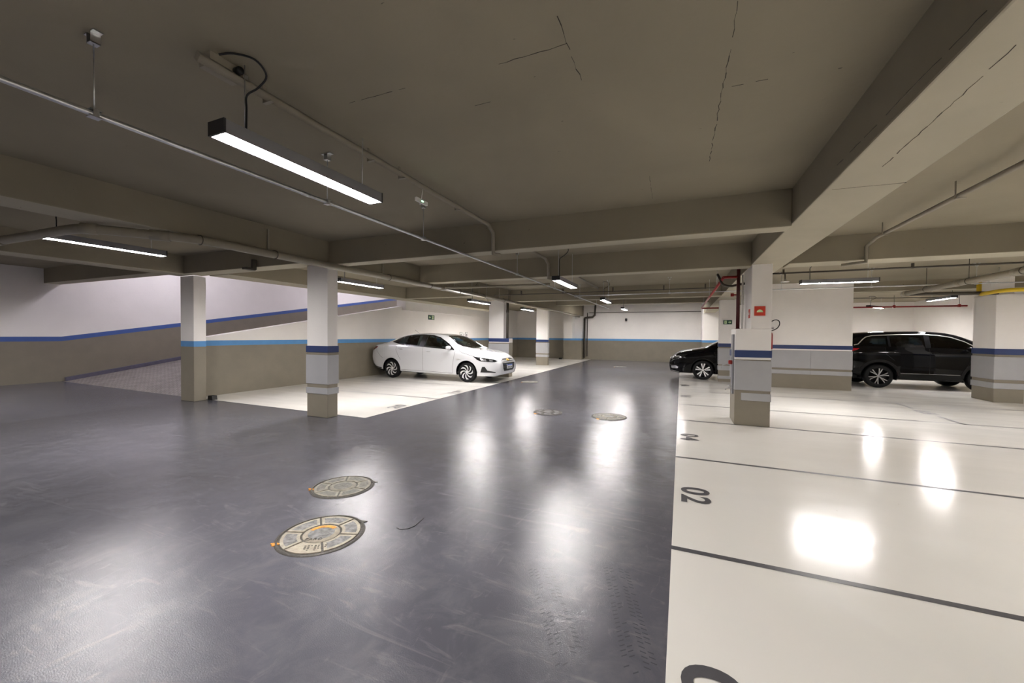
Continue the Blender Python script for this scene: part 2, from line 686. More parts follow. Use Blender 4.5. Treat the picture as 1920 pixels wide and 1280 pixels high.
m = MB()
rnd = random.Random(5)
for t0, x0, y0, x1, y1 in ((0, -0.80, 2.35, -0.42, 1.70), (1, -0.36, 2.55, -0.12, 1.75)):
    L_ = math.hypot(x1 - x0, y1 - y0)
    dx, dy = (x1 - x0) / L_, (y1 - y0) / L_
    for i in range(int(L_ / 0.03)):
        cx_, cy_ = x0 + dx * i * 0.03, y0 + dy * i * 0.03
        for s_ in (-1, 1):
            for j in range(2):
                if rnd.random() < 0.35:
                    continue
                a = (0.015 + j * 0.035) * s_
                px, py = cx_ - dy * a, cy_ + dx * a
                ex_, ey_ = -dy * 0.026 * s_ + dx * 0.012, dx * 0.026 * s_ + dy * 0.012
                hw = 0.0035
                m.quad([(px - dx * hw, py - dy * hw, 0.0012), (px + ex_ - dx * hw, py + ey_ - dy * hw, 0.0012), (px + ex_ + dx * hw, py + ey_ + dy * hw, 0.0012), (px + dx * hw, py + dy * hw, 0.0012)], 'tyre_print')
o = m.build('tyre_mark', floor)
o['kind'] = 'stuff'
o['label'] = 'faint tyre tread prints'


# walls
def wall(name, x0, x1, y0, y1, z1, label, bands=BANDS, z0=0.0):
    m = MB()
    m.box(x0, x1, y0, y1, z0, z1, 'wall_white', bands)
    o = m.build(name)
    return tag(o, label, 'wall', kind='structure')


wall('wall_back', -10.0, 1.6, 24.2, 24.4, 3.45, 'long back wall, white over a light blue stripe and beige')
wall('wall_back', 1.0, 2.2, 22.3, 24.2, 3.45, 'white stub of wall behind the black sedan, next to the back wall')
m = MB()
m.box(-6.65, -5.55, 23.55, 24.2, 0, 1.285, 'wall_beige', BANDS)
m.box(-6.65, -6.1, 23.55, 24.2, 1.285, 3.45, 'wall_white')
tag(m.build('wall_block'), 'low beige block with blue top edge jutting out left of the back wall', 'wall', kind='structure')
wall('wall_far_right', 2.2, 9.3, 22.3, 22.5, 3.45, 'white far wall above the roof of the black suv')
wall('wall_right', 9.15, 9.35, -9.2, 22.3, 3.45, 'white side wall to the right of the black suv')
wall('wall_front', -14.9, 9.3, -9.2, -9.0, 3.45, 'white wall behind the camera, blue stripe over beige')
m = MB()
m.box(2.0, 4.36, 13.74, 14.02, 0, SLAB + 0.02, 'wall_white', [(0, 'wall_beige'), (1.10, 'wall_white')])
wb = tag(m.build('wall_partition'), 'broad cream partition wall with navy stripe and grey guards in front of the black suv', 'wall', kind='structure')

# ramp wall: painted bands that climb with the ramp
XW = -14.75


def rz_(y):
    return 0.0 if y < 4.8 else 0.165 * (y - 4.8)


m = MB()
ys = [-9.2, 4.8, 24.4]
lev = [0.0, 1.21, 1.328, 99]
for a, b in zip(ys[:-1], ys[1:]):
    la = [rz_(a) + 0, rz_(a) + 1.21, rz_(a) + 1.328, 6.0]
    lb = [rz_(b) + 0, rz_(b) + 1.21, rz_(b) + 1.328, 6.0]
    for k, mm in enumerate(('wall_beige', 'ramp_blue', 'wall_white')):
        m.quad([(XW, a, la[k]), (XW, b, lb[k]), (XW, b, lb[k + 1]), (XW, a, la[k + 1])], mm)
m.quad([(XW, 4.8, -0.1), (XW, 24.4, -0.1), (XW, 24.4, rz_(24.4)), (XW, 4.8, 0)], 'wall_beige')
tag(m.build('wall_left'), 'tall lilac white wall along the ramp, its dark blue stripe climbing with the slope', 'wall', kind='structure')
m = MB()
m.prism([(4.85, 0.17), (22, 0.17 + 0.165 * 17.15), (22, 0.27 + 0.165 * 17.15), (4.85, 0.27)],
        lambda p: (XW + 0.001, p[0], p[1]), lambda p: (XW + 0.09, p[0], p[1]), 'kerb_violet')
tag(m.build('ramp_kerb'), 'low dark violet kerb at the foot of the ramp wall', 'kerb', kind='structure')
# the ramp itself
m = MB()
n = 12
edge = [(x_, 5.32 + (x_ + 9.9) * 0.52 / 4.85 - 0.02) for x_ in (-14.75, -13.6, -12.3, -11.2, -10.0)]
for (xa, ya), (xb, yb) in zip(edge[:-1], edge[1:]):
    za = 0.17 * (-9.9 - xa) / 4.85 - 0.003
    zb = 0.17 * (-9.9 - xb) / 4.85 - 0.003
    zt = 0.17 + 0.165 * 15.2
    m.quad([(xa, ya, za), (xb, yb, zb), (xb, 6.5, 0.25 + 0.04 * (-10.0 - xb)), (xa, 6.5, 0.25 + 0.04 * (-10.0 - xa))], 'ramp_concrete')
m.quad([(-14.75, 6.5, 0.44), (-10.0, 6.5, 0.25), (-10.0, 22, 3.0), (-14.75, 22, 3.0)], 'ramp_concrete')
tag(m.build('ramp'), 'ribbed grey concrete car ramp climbing behind the left column', 'ramp', kind='structure')
# wall between ramp and bays: its top follows the ramp, then it runs up to the slab
m = MB()


def side_wall(m, ya, yb, ta, tb):
    for k, (lo, hi, mm) in enumerate(((0, 1.165, 'wall_beige'), (1.165, 1.285, 'wall_blue'), (1.285, None, 'wall_white'))):
        h1, h2 = (hi, hi) if hi else (ta, tb)
        m.quad([(-10.0, ya, lo), (-10.0, yb, lo), (-10.0, yb, h2), (-10.0, ya, h1)], mm)
        m.quad([(-10.25, ya, lo), (-10.25, yb, lo), (-10.25, yb, h2), (-10.25, ya, h1)], mm)
    m.quad([(-10.0, ya, ta), (-10.0, yb, tb), (-10.25, yb, tb), (-10.25, ya, ta)], 'wall_white')
    for y, t in ((ya, ta), (yb, tb)):
        m.quad([(-10.0, y, 0), (-10.25, y, 0), (-10.25, y, t), (-10.0, y, t)], 'wall_beige' if y < 6 else 'wall_white')


side_wall(m, 5.24, 12.45, 1.31, 2.55)
side_wall(m, 12.45, 24.2, 3.4, 3.4)
m.box(-10.0, -9.82, 12.45, 18.6, 2.40, SLAB, 'wall_white')
tag(m.build('wall_side'), 'low side wall of the left bays, white over light blue stripe and beige, top sloping with the ramp', 'wall', kind='structure')

# slabs
for x0, x1, y0, y1, z, lab in ((-14.75, 9.15, -9.2, 4.6, SLAB, 'olive grey painted concrete slab over the front of the garage'),
                              (-10.0, 9.15, 4.6, 13.0, SLAB, 'olive grey painted slab between the first and third cross beams'),
                              (-10.0, -5.8, 13.0, 24.2, SLAB, 'olive grey slab over the rear left bays'),
                              (-5.8, 1.3, 13.0, 24.2, 3.40, 'higher dark slab over the far end of the aisle'),
                              (1.3, 9.15, 13.0, 22.3, SLAB, 'olive grey slab over the bay of the black suv'),
                              (-14.75, -10.25, 4.8, 24.2, 5.6, 'high slab above the ramp')):
    tag(MB().box(x0, x1, y0, y1, z, z + 0.2, 'ceiling_paint').build('ceiling'), lab, 'ceiling', kind='structure')
for x0, x1, y0, y1, z0, z1 in ((-10.25, -10.05, 4.8, 24.2, 3.4, 5.6), (-14.75, -10.25, 4.62, 4.8, 3.24, 5.6), (-14.75, -10.25, 24.2, 24.4, 2.9, 5.6)):
    tag(MB().box(x0, x1, y0, y1, z0, z1, 'wall_white').build('wall_ramp'), 'upper wall of the ramp shaft, out of view', 'wall', kind='structure')

BEAMS = [
    ('main', 1.053, 1.568, -9, 24.2, BEAM, 'broad concrete beam running lengthwise over the stepped column, pale underside'),
    ('near', -5.56, 1.053, 4.98, 5.22, 2.645, 'first concrete cross beam above the aisle'),
    ('second', -5.56, 1.053, 7.55, 7.82, 2.645, 'second concrete cross beam above the aisle, behind the first'),
    ('third', -5.56, 1.053, 12.8, 13.1, 2.645, 'third concrete cross beam above the aisle, by the far lamps'),
    ('fourth', -5.56, 1.053, 18.3, 18.6, 2.90, 'last dark cross beam of the aisle, in front of the back wall'),
    ('left', -6.02, -5.56, -9, 24.2, BEAM, 'long concrete beam above the column with the navy band, grey pipe beneath it'),
    ('outer', -9.9, -9.4, -9, 5.0, BEAM, 'concrete beam ending on the plain left column'),
    ('outer2', -9.25, -8.6, 5.2, 19.0, BEAM, 'concrete beam above the left bays beside the ramp opening'),
    ('ab', -9.4, -6.02, 4.80, 5.15, BEAM, 'concrete beam joining the two left columns'),
    ('ramp', -14.75, -9.9, 4.5, 4.8, BEAM, 'dark concrete beam over the foot of the ramp'),
    ('bay', -8.6, -6.02, 10.9, 11.15, BEAM, 'short concrete cross beam above the white car'),
    ('right', 1.568, 9.15, 7.55, 7.98, 2.65, 'concrete cross beam above the right bays, behind the cable channel'),
    ('rightfar', 4.3, 9.15, 14.05, 14.4, 2.77, 'dark concrete beam above the black suv'),
    ('rear', -5.56, 1.053, -3.0, -2.7, 2.645, 'concrete cross beam behind the camera'),
]
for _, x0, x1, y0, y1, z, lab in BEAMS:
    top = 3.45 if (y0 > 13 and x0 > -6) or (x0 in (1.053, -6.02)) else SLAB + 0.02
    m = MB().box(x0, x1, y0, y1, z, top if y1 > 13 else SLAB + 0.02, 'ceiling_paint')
    m.m[4] = m.mi('beam_underside')          # undersides get a paler colour than the olive flanks
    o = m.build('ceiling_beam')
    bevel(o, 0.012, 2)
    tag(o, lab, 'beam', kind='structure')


# hairline joints and cracks in the paint of slab and beam
mat('joint_dark', (0.04, 0.034, 0.025), 0.9)
slab0 = [o for o in COL.objects if o.name.startswith('ceiling')][0]
beam0 = [o for o in COL.objects if o.name == 'ceiling_beam'][0]


def crack(parent, pts, z, wd=0.006, seed=1, gaps=0.12):
    rnd = random.Random(seed)
    m = MB()
    for (xa, ya), (xb, yb) in zip(pts[:-1], pts[1:]):
        L_ = math.hypot(xb - xa, yb - ya)
        n_ = max(2, int(L_ / 0.05))
        dx, dy = (xb - xa) / L_, (yb - ya) / L_
        px, py = -dy, dx
        j0 = 0.0
        for i in range(n_):
            j1 = rnd.uniform(-1, 1) * wd * 0.8
            if rnd.random() > gaps:
                w0 = wd * rnd.uniform(0.15, 0.8)
                a, b = L_ * i / n_, L_ * (i + 1) / n_
                m.box(0, 0, 0, 0, 0, 0, 'joint_dark') if False else m.prism(
                    [(xa + dx * a + px * (j0 - w0 / 2), ya + dy * a + py * (j0 - w0 / 2)), (xa + dx * b + px * (j1 - w0 / 2), ya + dy * b + py * (j1 - w0 / 2)),
                     (xa + dx * b + px * (j1 + w0 / 2), ya + dy * b + py * (j1 + w0 / 2)), (xa + dx * a + px * (j0 + w0 / 2), ya + dy * a + py * (j0 + w0 / 2))],
                    lambda p: (p[0], p[1], z - 0.0015), lambda p: (p[0], p[1], z + 0.001), 'joint_dark')
            j0 = j1
    o = m.build('crack', parent)
    o['kind'] = 'stuff'
    return o


crack(slab0, [(-0.58, 1.882), (-0.586, 2.07), (-0.584, 2.405)], SLAB, 0.007, 1)
crack(slab0, [(-0.991, 2.083), (-0.585, 2.079)], SLAB, 0.005, 2)
crack(slab0, [(0.219, 2.12), (0.22, 2.363)], SLAB, 0.008, 3)
crack(slab0, [(0.224, 2.406), (0.217, 2.82), (0.208, 3.943)], SLAB, 0.008, 4)
crack(slab0, [(-0.306, 4.093), (-0.324, 4.768)], SLAB, 0.004, 5)
crack(slab0, [(0.268, 2.823), (0.461, 2.825)], SLAB, 0.004, 6)
crack(slab0, [(-1.318, 2.396), (-1.198, 2.398)], SLAB, 0.004, 7)
crack(slab0, [(-2.09, 2.045), (-1.633, 2.058)], SLAB, 0.004, 8)
crack(beam0, [(1.228, 2.286), (1.249, 2.763), (1.27, 3.549)], BEAM, 0.006, 21)
crack(beam0, [(1.098, 3.946), (1.569, 3.979)], BEAM, 0.006, 22)
crack(beam0, [(1.002, 2.009), (0.991, 2.536), (0.976, 3.411)], BEAM, 0.004, 23)

# ------------------------------------------------------------------ columns
def guards(root, x0, x1, y0, y1, navy=(1.14, 1.255), panel=(0.585, 1.095), strip=(0.41, 0.52), sides='all', t=0.014):
    def ring(name, z0, z1, mname, tt):
        m = MB()
        m.box(x0 - tt, x1 + tt, y0 - tt, y1 + (tt if sides == 'all' else 0), z0, z1, mname)
        o = m.build(name, root)
        bevel(o, 0.004, 1)
        return o
    if navy:
        ring('navy_band', navy[0], navy[1], 'navy', t)
    if panel:
        ring('guard_panel', panel[0], panel[1], 'guard_grey', t)
    if strip:
        ring('guard_strip', strip[0], strip[1], 'guard_grey', t)


def column(x0, x1, y0, y1, ztop, label, plain=False, **kw):
    root = empty('column', ((x0 + x1) / 2, (y0 + y1) / 2, 0))
    cx, cy = root.location.x, root.location.y
    m = MB()
    if plain:
        m.box(x0 - cx, x1 - cx, y0 - cy, y1 - cy, 0, ztop, 'wall_white', BANDS)
    else:
        m.box(x0 - cx, x1 - cx, y0 - cy, y1 - cy, 0, ztop, 'wall_white', [(0, 'wall_beige'), (1.16, 'wall_white')])
    o = m.build('shaft', root)
    bevel(o, 0.006, 1)
    if not plain:
        guards(root, x0 - cx, x1 - cx, y0 - cy, y1 - cy, **kw)
    tag(root, label, 'column')
    return root


column(-9.94, -9.47, 5.02, 5.26, BEAM, 'plain square column with a light blue stripe beside the ramp', plain=True)
column(-6.13, -5.63, 5.03, 5.25, BEAM, 'slim column with navy band and grey guards in front of the left bays')
column(-6.54, -5.95, 18.3, 18.5, BEAM + 0.2, 'distant slim column beyond the front of the white car, near the back wall')
colR = column(6.73, 7.23, 12.89, 13.66, 2.52, 'thick column in front of the nose of the black suv, under the yellow pipe', strip=(0.32, 0.455), panel=(0.53, 1.06), navy=(1.115, 1.25))
MB().box(-0.2, 0.2, -0.1, 0.37, 2.52, SLAB, 'wall_white').build('neck', colR)
colD = column(1.14, 1.68, 14.56, 14.78, BEAM + 0.02, 'column with a green exit sign hiding the rear of the black sedan', strip=(0.38, 0.53), panel=(0.57, 1.10))
MB().box(-0.28, 0.28, -0.12, 0.1, 0.10, 0.20, 'guard_grey').build('guard_strip', colD)
# partition guards
cx, cy = 0, 0
for nm, z0, z1, mm in (('navy_band', 1.14, 1.25, 'navy'), ('guard_panel', 0.585, 1.095, 'guard_grey'), ('guard_strip', 0.41, 0.525, 'guard_grey')):
    if nm == 'navy_band':
        bevel(MB().box(1.99, 4.37, 13.726, 14.03, z0, z1, mm).build(nm, wb), 0.004, 1)
    else:
        for xa, xb in ((1.99, 3.41), (3.414, 4.37)):
            bevel(MB().box(xa, xb, 13.726, 14.03, z0, z1, mm).build(nm, wb), 0.004, 1)

# column behind the white car's nose: a low base with a shaft and a pipe on it
colE = empty('column', (-5.86, 12.65, 0))
m = MB()
m.box(-0.40, 0.38, -0.11, 0.2, 0, 1.345, 'wall_white', [(0, 'wall_beige'), (1.2, 'wall_white')])
m.build('base', colE)
MB().box(-0.41, 0.16, -0.09, 0.16, 1.345, BEAM, 'wall_white').build('shaft', colE)
guards(colE, -0.40, 0.36, -0.11, 0.2, navy=(1.225, 1.35), panel=(0.60, 1.16), strip=(0.42, 0.54))
tag(colE, 'column with a low wide base right behind the nose of the white car', 'column')

# stepped column in the foreground
colC = empty('column', (1.10, 7.75, 0))
ox, oy = 1.10, 7.75


def rel(x0, x1, y0, y1):
    return x0 - ox, x1 - ox, y0 - oy, y1 - oy


m = MB()
m.prism([(0.84, 7.56), (1.352, 7.56), (1.352, 8.28), (0.90, 8.28), (0.84, 8.2)],
        lambda p: (p[0] - ox, p[1] - oy, 0), lambda p: (p[0] - ox, p[1] - oy, 1.10), 'wall_beige')
m.prism([(0.84, 7.56), (1.352, 7.56), (1.352, 8.28), (0.90, 8.28), (0.84, 8.2)],
        lambda p: (p[0] - ox, p[1] - oy, 1.10), lambda p: (p[0] - ox, p[1] - oy, 1.61), 'wall_white')
bevel(m.build('base', colC), 0.006, 1)
bevel(MB().box(*rel(1.06, 1.352, 7.565, 8.45), 1.61, BEAM + 0.01, 'wall_white').build('shaft', colC), 0.006, 1)
bevel(MB().box(*rel(0.832, 1.362, 7.545, 7.60), 1.138, 1.255, 'navy').build('navy_band', colC), 0.004, 1)
bevel(MB().box(*rel(0.832, 1.362, 7.548, 7.62), 0.59, 1.085, 'guard_grey').build('guard_panel', colC), 0.004, 1)
bevel(MB().box(*rel(0.935, 1.362, 7.548, 7.62), 0.42, 0.545, 'guard_grey').build('guard_strip', colC), 0.004, 1)
bevel(MB().box(*rel(0.815, 0.85, 7.68, 7.90), 0.50, 1.52, 'lamp_body').build('metal_plate', colC), 0.003, 1)
bevel(MB().box(*rel(0.826, 0.85, 7.95, 8.18), 0.75, 1.10, 'guard_grey').build('guard_panel', colC), 0.003, 1)
bevel(MB().box(*rel(0.82, 0.85, 7.97, 8.18), 1.14, 1.25, 'navy').build('navy_band', colC), 0.003, 1)
tag(colC, 'stepped cream column in front of the right bays, with red alarm sign and wide base', 'column')


# ------------------------------------------------------------------ lamps
def lamp(loc, rz, label, ramp=False, drop=0.45, length=1.22, cable=True, hang=None):
    r = empty('linear_lamp', loc, rz)
    L2 = length / 2
    m = MB()                       # housing: open channel, long axis = local y
    wv, h, t = 0.068, 0.075, 0.006
    drop = SLAB - loc[2] - h if not ramp else 5.6 - loc[2] - h
    if hang is not None:
        drop = hang - loc[2] - h
    m.box(-wv, wv, -L2, L2, h - t, h, 'lamp_body')
    m.box(-wv, -wv + t, -L2, L2, 0, h - t, 'lamp_body')
    m.box(wv - t, wv, -L2, L2, 0, h - t, 'lamp_body')
    m.build('housing', r)
    m = MB()
    m.box(-wv + t, wv - t, -L2 + 0.004, L2 - 0.004, 0.004, 0.009, 'ramp_glow' if ramp else 'lamp_glow')
    m.build('diffuser', r)
    for s in (-1, 1):
        y0, y1 = sorted((s * L2, s * (L2 + 0.012)))
        MB().box(-wv - 0.002, wv + 0.002, y0, y1, -0.001, h + 0.002, 'lamp_end').build('end_cap', r)
        MB().tube([(0, s * L2 * 0.76, h), (0, s * L2 * 0.76, h + drop)], 0.003, 'galvanised', 6).build('suspension_wire', r)
    if cable:
        y = -L2 * 0.76
        pts = [(0.012, y, h), (0.015, y, h + drop * 0.35), (0.02, y, h + drop * 0.55), (0.09, y + 0.02, h + drop * 0.65), (0.16, y + 0.02, h + drop * 0.78),
               (0.15, y - 0.04, h + drop * 0.92), (0.06, y - 0.10, h + drop * 0.97), (0.0, y - 0.14, h + drop * 0.93)]
        sm = []
        for i in range(len(pts) - 1):
            p0 = Vector(pts[max(i - 1, 0)]); p1 = Vector(pts[i]); p2 = Vector(pts[i + 1]); p3 = Vector(pts[min(i + 2, len(pts) - 1)])
            for k in range(5):
                t_ = k / 5
                sm.append(0.5 * ((2 * p1) + (p2 - p0) * t_ + (2 * p0 - 5 * p1 + 4 * p2 - p3) * t_ ** 2 + (-p0 + 3 * p1 - 3 * p2 + p3) * t_ ** 3))
        sm.append(Vector(pts[-1]))
        MB().tube(sm, 0.006, 'black_rubber', 6).build('cable', r)
    tag(r, label, 'lamp', 'linear ceiling lamps of the garage')
    return r


ZL = 2.58
lamp((-2.37, 1.99, ZL - 0.01), 0.0, 'large lit linear lamp nearest to the camera, hanging under the cable channel', drop=0.33)
lamp((-6.92, 2.68, ZL - 0.01), 0.0, 'lit linear lamp at the left, half behind the grey pipe', drop=0.36)
lamp((-6.25, 6.45, 2.50), 0.0, 'lit linear lamp beside the upper end of the slim column with navy band', drop=0.44)
lamp((-1.95, 7.02, 2.40), 0.0, 'lit linear lamp over the middle of the aisle, first beyond the second beam', drop=0.5)
lamp((-5.46, 10.3, 2.40), 0.0, 'lit linear lamp left of the column behind the white car', drop=0.5)
lamp((-5.75, 15.0, 2.48), 0.0, 'small lit lamp between the two distant columns', drop=0.5)
lamp((-2.09, 12.05, 2.495), 0.0, 'lit lamp above the aisle, second beyond the second beam', drop=0.5)
lamp((-2.24, 17.4, 2.585), 0.0, 'smallest lit lamp above the aisle, just before the back wall', hang=3.4)
lamp((2.80, 9.6, 2.545), -PI / 2 + 0.05, 'lit linear lamp hanging crosswise in front of the partition wall', drop=0.42)
lamp((6.80, 19.3, 2.62), -PI / 2 + 0.9, 'small lit lamp above the rear half of the black suv', drop=0.35)
lamp((6.90, 15.4, 2.60), 0.0, 'lit linear lamp above the front half of the black suv', drop=0.3)
for (x, y, ra, where) in ((-2.37, -2.0, 0, 'just behind the camera over the aisle'), (-2.37, -6.0, 0, 'far behind the camera over the aisle'),
                          (-7.2, -3.5, 0, 'behind the camera beyond the long left beam'), (-12.0, -2.5, 0, 'off the left edge by the lilac wall'), (-12.2, 1.6, 0, 'just off the left edge, before the ramp'),
                          (4.2, 3.4, 0, 'off the right edge over the numbered bays'), (4.2, -2.5, 0, 'behind the camera over the white bays'),
                          (7.8, 9.3, 0, 'off the right edge in front of the thick column'), (7.6, 1.0, 0, 'off the right edge by the side wall'),
                          (-7.9, 16.6, 0, 'behind the column at the nose of the white car'),
                          (4.2, 17.8, 0, 'behind the partition wall over the sedan'),                           (0.1, -5.0, 0, 'behind the camera next to the main beam')):
    lamp((x, y, 2.45), ra, 'added fill lamp hidden from view, %s' % where, drop=0.45, cable=False)  # unseen lamps added to fill the garage with light
for x in (-3.6, -0.4):
    lamp((x, 21.3, 3.26), PI / 2, 'added unseen lamp tucked up behind the last cross beam, %s side' % ('left' if x < -2 else 'right'), hang=3.4, cable=False)  # unseen pair added to brighten the back wall
for (x, y, z, where) in ((-12.6, 7.2, 5.0, 'lower part'), (-12.6, 14.0, 5.2, 'middle'), (-12.6, 19.0, 5.3, 'top')):
    lamp((x, y, z), 0, 'hidden lamp high over the %s of the ramp' % where, ramp=True, drop=0.25, cable=False)


# ------------------------------------------------------------------ pipes and channels
def strap(m, x, y, z, r, mname='dark_conduit'):
    m.tube([(x - r * 1.2, y, z)] + [(x + math.cos(a) * r * 1.12, y, z + math.sin(a) * r * 1.12) for a in [PI - k * PI / 8 * 2 for k in range(9)]], 0.004, mname, 6)
    return m


def rod_hanger(root, x, y, z, ztop, r=0.016, bracket=True, mname='galvanised', axis='y'):
    """bracket on the slab, threaded rod, clamp round the pipe"""
    m = MB()
    if bracket:
        m.box(x - 0.022, x + 0.022, y - 0.02, y + 0.02, ztop - 0.055, ztop - 0.051, mname)
        m.box(x - 0.022, x - 0.018, y - 0.02, y + 0.02, ztop - 0.055, ztop, mname)
        m.box(x + 0.018, x + 0.022, y - 0.02, y + 0.02, ztop - 0.055, ztop, mname)
        m.box(x - 0.05, x - 0.018, y - 0.02, y + 0.02, ztop - 0.004, ztop, mname)
        m.box(x + 0.018, x + 0.05, y - 0.02, y + 0.02, ztop - 0.004, ztop, mname)
    m.tube([(x, y, z + r), (x, y, ztop - (0.05 if bracket else 0))], 0.0035, mname, 6)
    m.box(x - 0.024, x + 0.024, y - 0.024, y + 0.024, z + r, z + r + 0.004, mname)
    m.box(x - 0.024, x + 0.024, y - 0.024, y + 0.024, z - r - 0.004, z - r, mname)
    if axis == 'y':
        m.box(x - 0.024, x - 0.021, y - 0.012, y + 0.012, z - r, z + r, mname)
        m.box(x + 0.021, x + 0.024, y - 0.012, y + 0.012, z - r, z + r, mname)
    return m.build('hanger', root)


def pipe(name, pts, r, mname, label, cat='pipe', couplings=(), n=14, group=None):
    root = empty(name, pts[0])
    o = Vector(pts[0])
    MB().tube([Vector(p) - o for p in pts], r, mname, n).build('tube', root)
    for c in couplings:
        c0, c1 = Vector(c[0]) - o, Vector(c[1]) - o
        MB().tube([c0, c1], r * 1.16, mname, n).build('coupling', root)
    tag(root, label, cat, group)
    return root


def sub(root, p):
    return tuple(Vector(p) - Vector(root.location))


# galvanised pipe along the aisle with its branch across
PX, PZ = -2.86, 2.622
gp = pipe('galvanised_pipe', [(PX, -8.9, PZ), (PX, 17.2, PZ)], 0.0145, 'galvanised', 'thin shiny galvanised pipe running the length of the aisle below the slab',
          couplings=[((PX, 2.30, PZ), (PX, 2.37, PZ)), ((PX, 5.95, PZ), (PX, 6.02, PZ)), ((PX, -1.0, PZ), (PX, -0.93, PZ))])
for y, zt in ((-4.5, SLAB), (-1.0, SLAB), (1.06, SLAB), (2.55, SLAB), (3.95, SLAB), (6.9, SLAB), (9.3, SLAB), (11.9, SLAB), (14.5, 3.4), (16.6, 3.4)):
    rod_hanger(gp, *sub(gp, (PX, y, PZ)), zt - gp.location.z)
gb = pipe('galvanised_pipe', [(PX + 0.02, 11.3, PZ), (9.1, 11.3, PZ)], 0.013, 'galvanised', 'thin shiny pipe crossing the aisle and passing under the crosswise lamp')
for x in (-1.9, -0.3, 2.2, 3.9, 5.6, 7.2):
    rod_hanger(gb, *sub(gb, (x, 11.3, PZ)), SLAB - PZ, bracket=True, axis='x')
MB().box(-0.03, 0.03, -0.03, 0.03, -0.03, 0.03, 'galvanised').build('tee_joint', gb)


def channel(pts, label, wd=0.021, clips=(), mname='channel_paint'):
    root = empty('cable_channel', pts[0])
    o = Vector(pts[0])
    MB().tube([Vector(p) - o for p in pts], wd * 1.41, mname, 4).build('duct', root)
    for (x, y, z, zt) in clips:
        m = MB()
        m.box(x - 0.04, x + 0.04, y - 0.012, y + 0.012, z - 0.035, z - 0.031, mname)
        m.box(x - 0.04, x - 0.036, y - 0.012, y + 0.012, z - 0.035, zt, mname)
        c = m.build('clip', root)
        c.location = -o
    tag(root, label, 'cable channel')
    return root


cc = channel([(-2.41, 1.30, 2.96), (-2.41, 4.78, 2.96), (-2.41, 4.93, 2.88), (-2.41, 4.94, 2.60), (-2.36, 5.06, 2.60)],
             'beige cable channel above the nearest lamp, bending down over the first cross beam',
             clips=[(-2.41, 1.7, 2.96, SLAB), (-2.41, 2.6, 2.96, SLAB), (-2.41, 3.0, 2.96, SLAB), (-2.41, 4.0, 2.96, SLAB)])
bx = empty('junction_box', (-2.47, 1.46, SLAB))
MB().box(-0.05, 0.05, -0.09, 0.09, -0.07, 0, 'channel_paint').build('box', bx)
MB().lathe([(0.0, 0.055), (0.018, 0.055), (0.022, 0.045), (0.022, 0.0)], 'black_rubber', (0.04, 0.05, -0.035), 'x', 14).build('gland', bx)
MB().box(-0.03, 0.02, 0.10, 0.14, -0.05, 0, 'galvanised').build('bracket', bx)
tag(bx, 'small beige junction box on the slab above the nearest lamp', 'junction box')
channel([(-2.44, 5.24, 2.96), (-2.44, 7.3, 2.96), (-2.44, 7.50, 2.88), (-2.44, 7.51, 2.60), (-2.38, 7.66, 2.60)],
        'beige cable channel between the first and second cross beams', clips=[(-2.44, 5.9, 2.96, SLAB)])
channel([(-2.44, 7.84, 2.97), (-2.44, 12.6, 2.97)], 'beige cable channel above the aisle lamps past the second beam', clips=[(-2.44, 9.0, 2.97, SLAB), (-2.44, 11.0, 2.97, SLAB)])
channel([(2.52, -6.0, 2.90), (2.52, 7.15, 2.90), (2.52, 7.50, 2.84), (2.52, 7.51, 2.61), (2.36, 7.54, 2.60), (2.28, 7.66, 2.60)],
        'long grey cable channel right of the main beam, bending down over the cross beam', wd=0.02,
        clips=[(2.52, 2.0, 2.90, SLAB), (2.52, 5.35, 2.90, SLAB), (2.52, 6.9, 2.90, SLAB)])


def dk(pts, label, r=0.013, clips=(), mname='dark_conduit'):
    root = pipe('conduit', pts, r, mname, label, 'conduit', n=10)
    for (x, y, z, zt) in clips:
        m = MB()
        m.box(x - 0.016, x + 0.016, y - 0.02, y + 0.02, z - 0.02, zt, mname)
        c = m.build('clip', root)
        c.location = -root.location
    return root


dk([(-4.95, 10.2, 2.30 + 0.3)] + [(x, 10.2, 2.6) for x in (-4.0, 0.70)], 'thin dark conduit crossing the aisle, from the left pipe to the red pipe', 0.012,
   clips=[(x, 10.2, 2.6, 2.70) for x in (-4.1, -2.9, -1.6, -0.4, 0.5)])
dk([(1.60, 9.6, 2.78), (9.1, 9.6, 2.78)], 'dark conduit that carries the crosswise lamp in front of the partition wall', 0.017,
   clips=[(x, 9.6, 2.78, 2.86) for x in (1.9, 3.9, 5.6, 7.3)])
dk([(4.3, 17.2, 2.86), (6.0, 15.9, 2.72), (7.4, 15.8, 2.70)], 'thin grey conduit above the two lamps over the black suv', 0.012)
dk([(-6.9, 1.35, 2.9), (-6.5, 2.1, 2.92), (-6.45, 4.4, 2.92)], 'dark conduit bending behind the long left beam, over the left lamp', 0.018)
dk([(-5.2, 24.1, 2.86), (1.0, 24.1, 2.86)], 'thin dark conduit running high along the back wall', 0.016)
dk([(-5.30, 24.1, 0.2), (-5.30, 24.1, 2.86)], 'thin upright conduit on the left end of the back wall', 0.025)

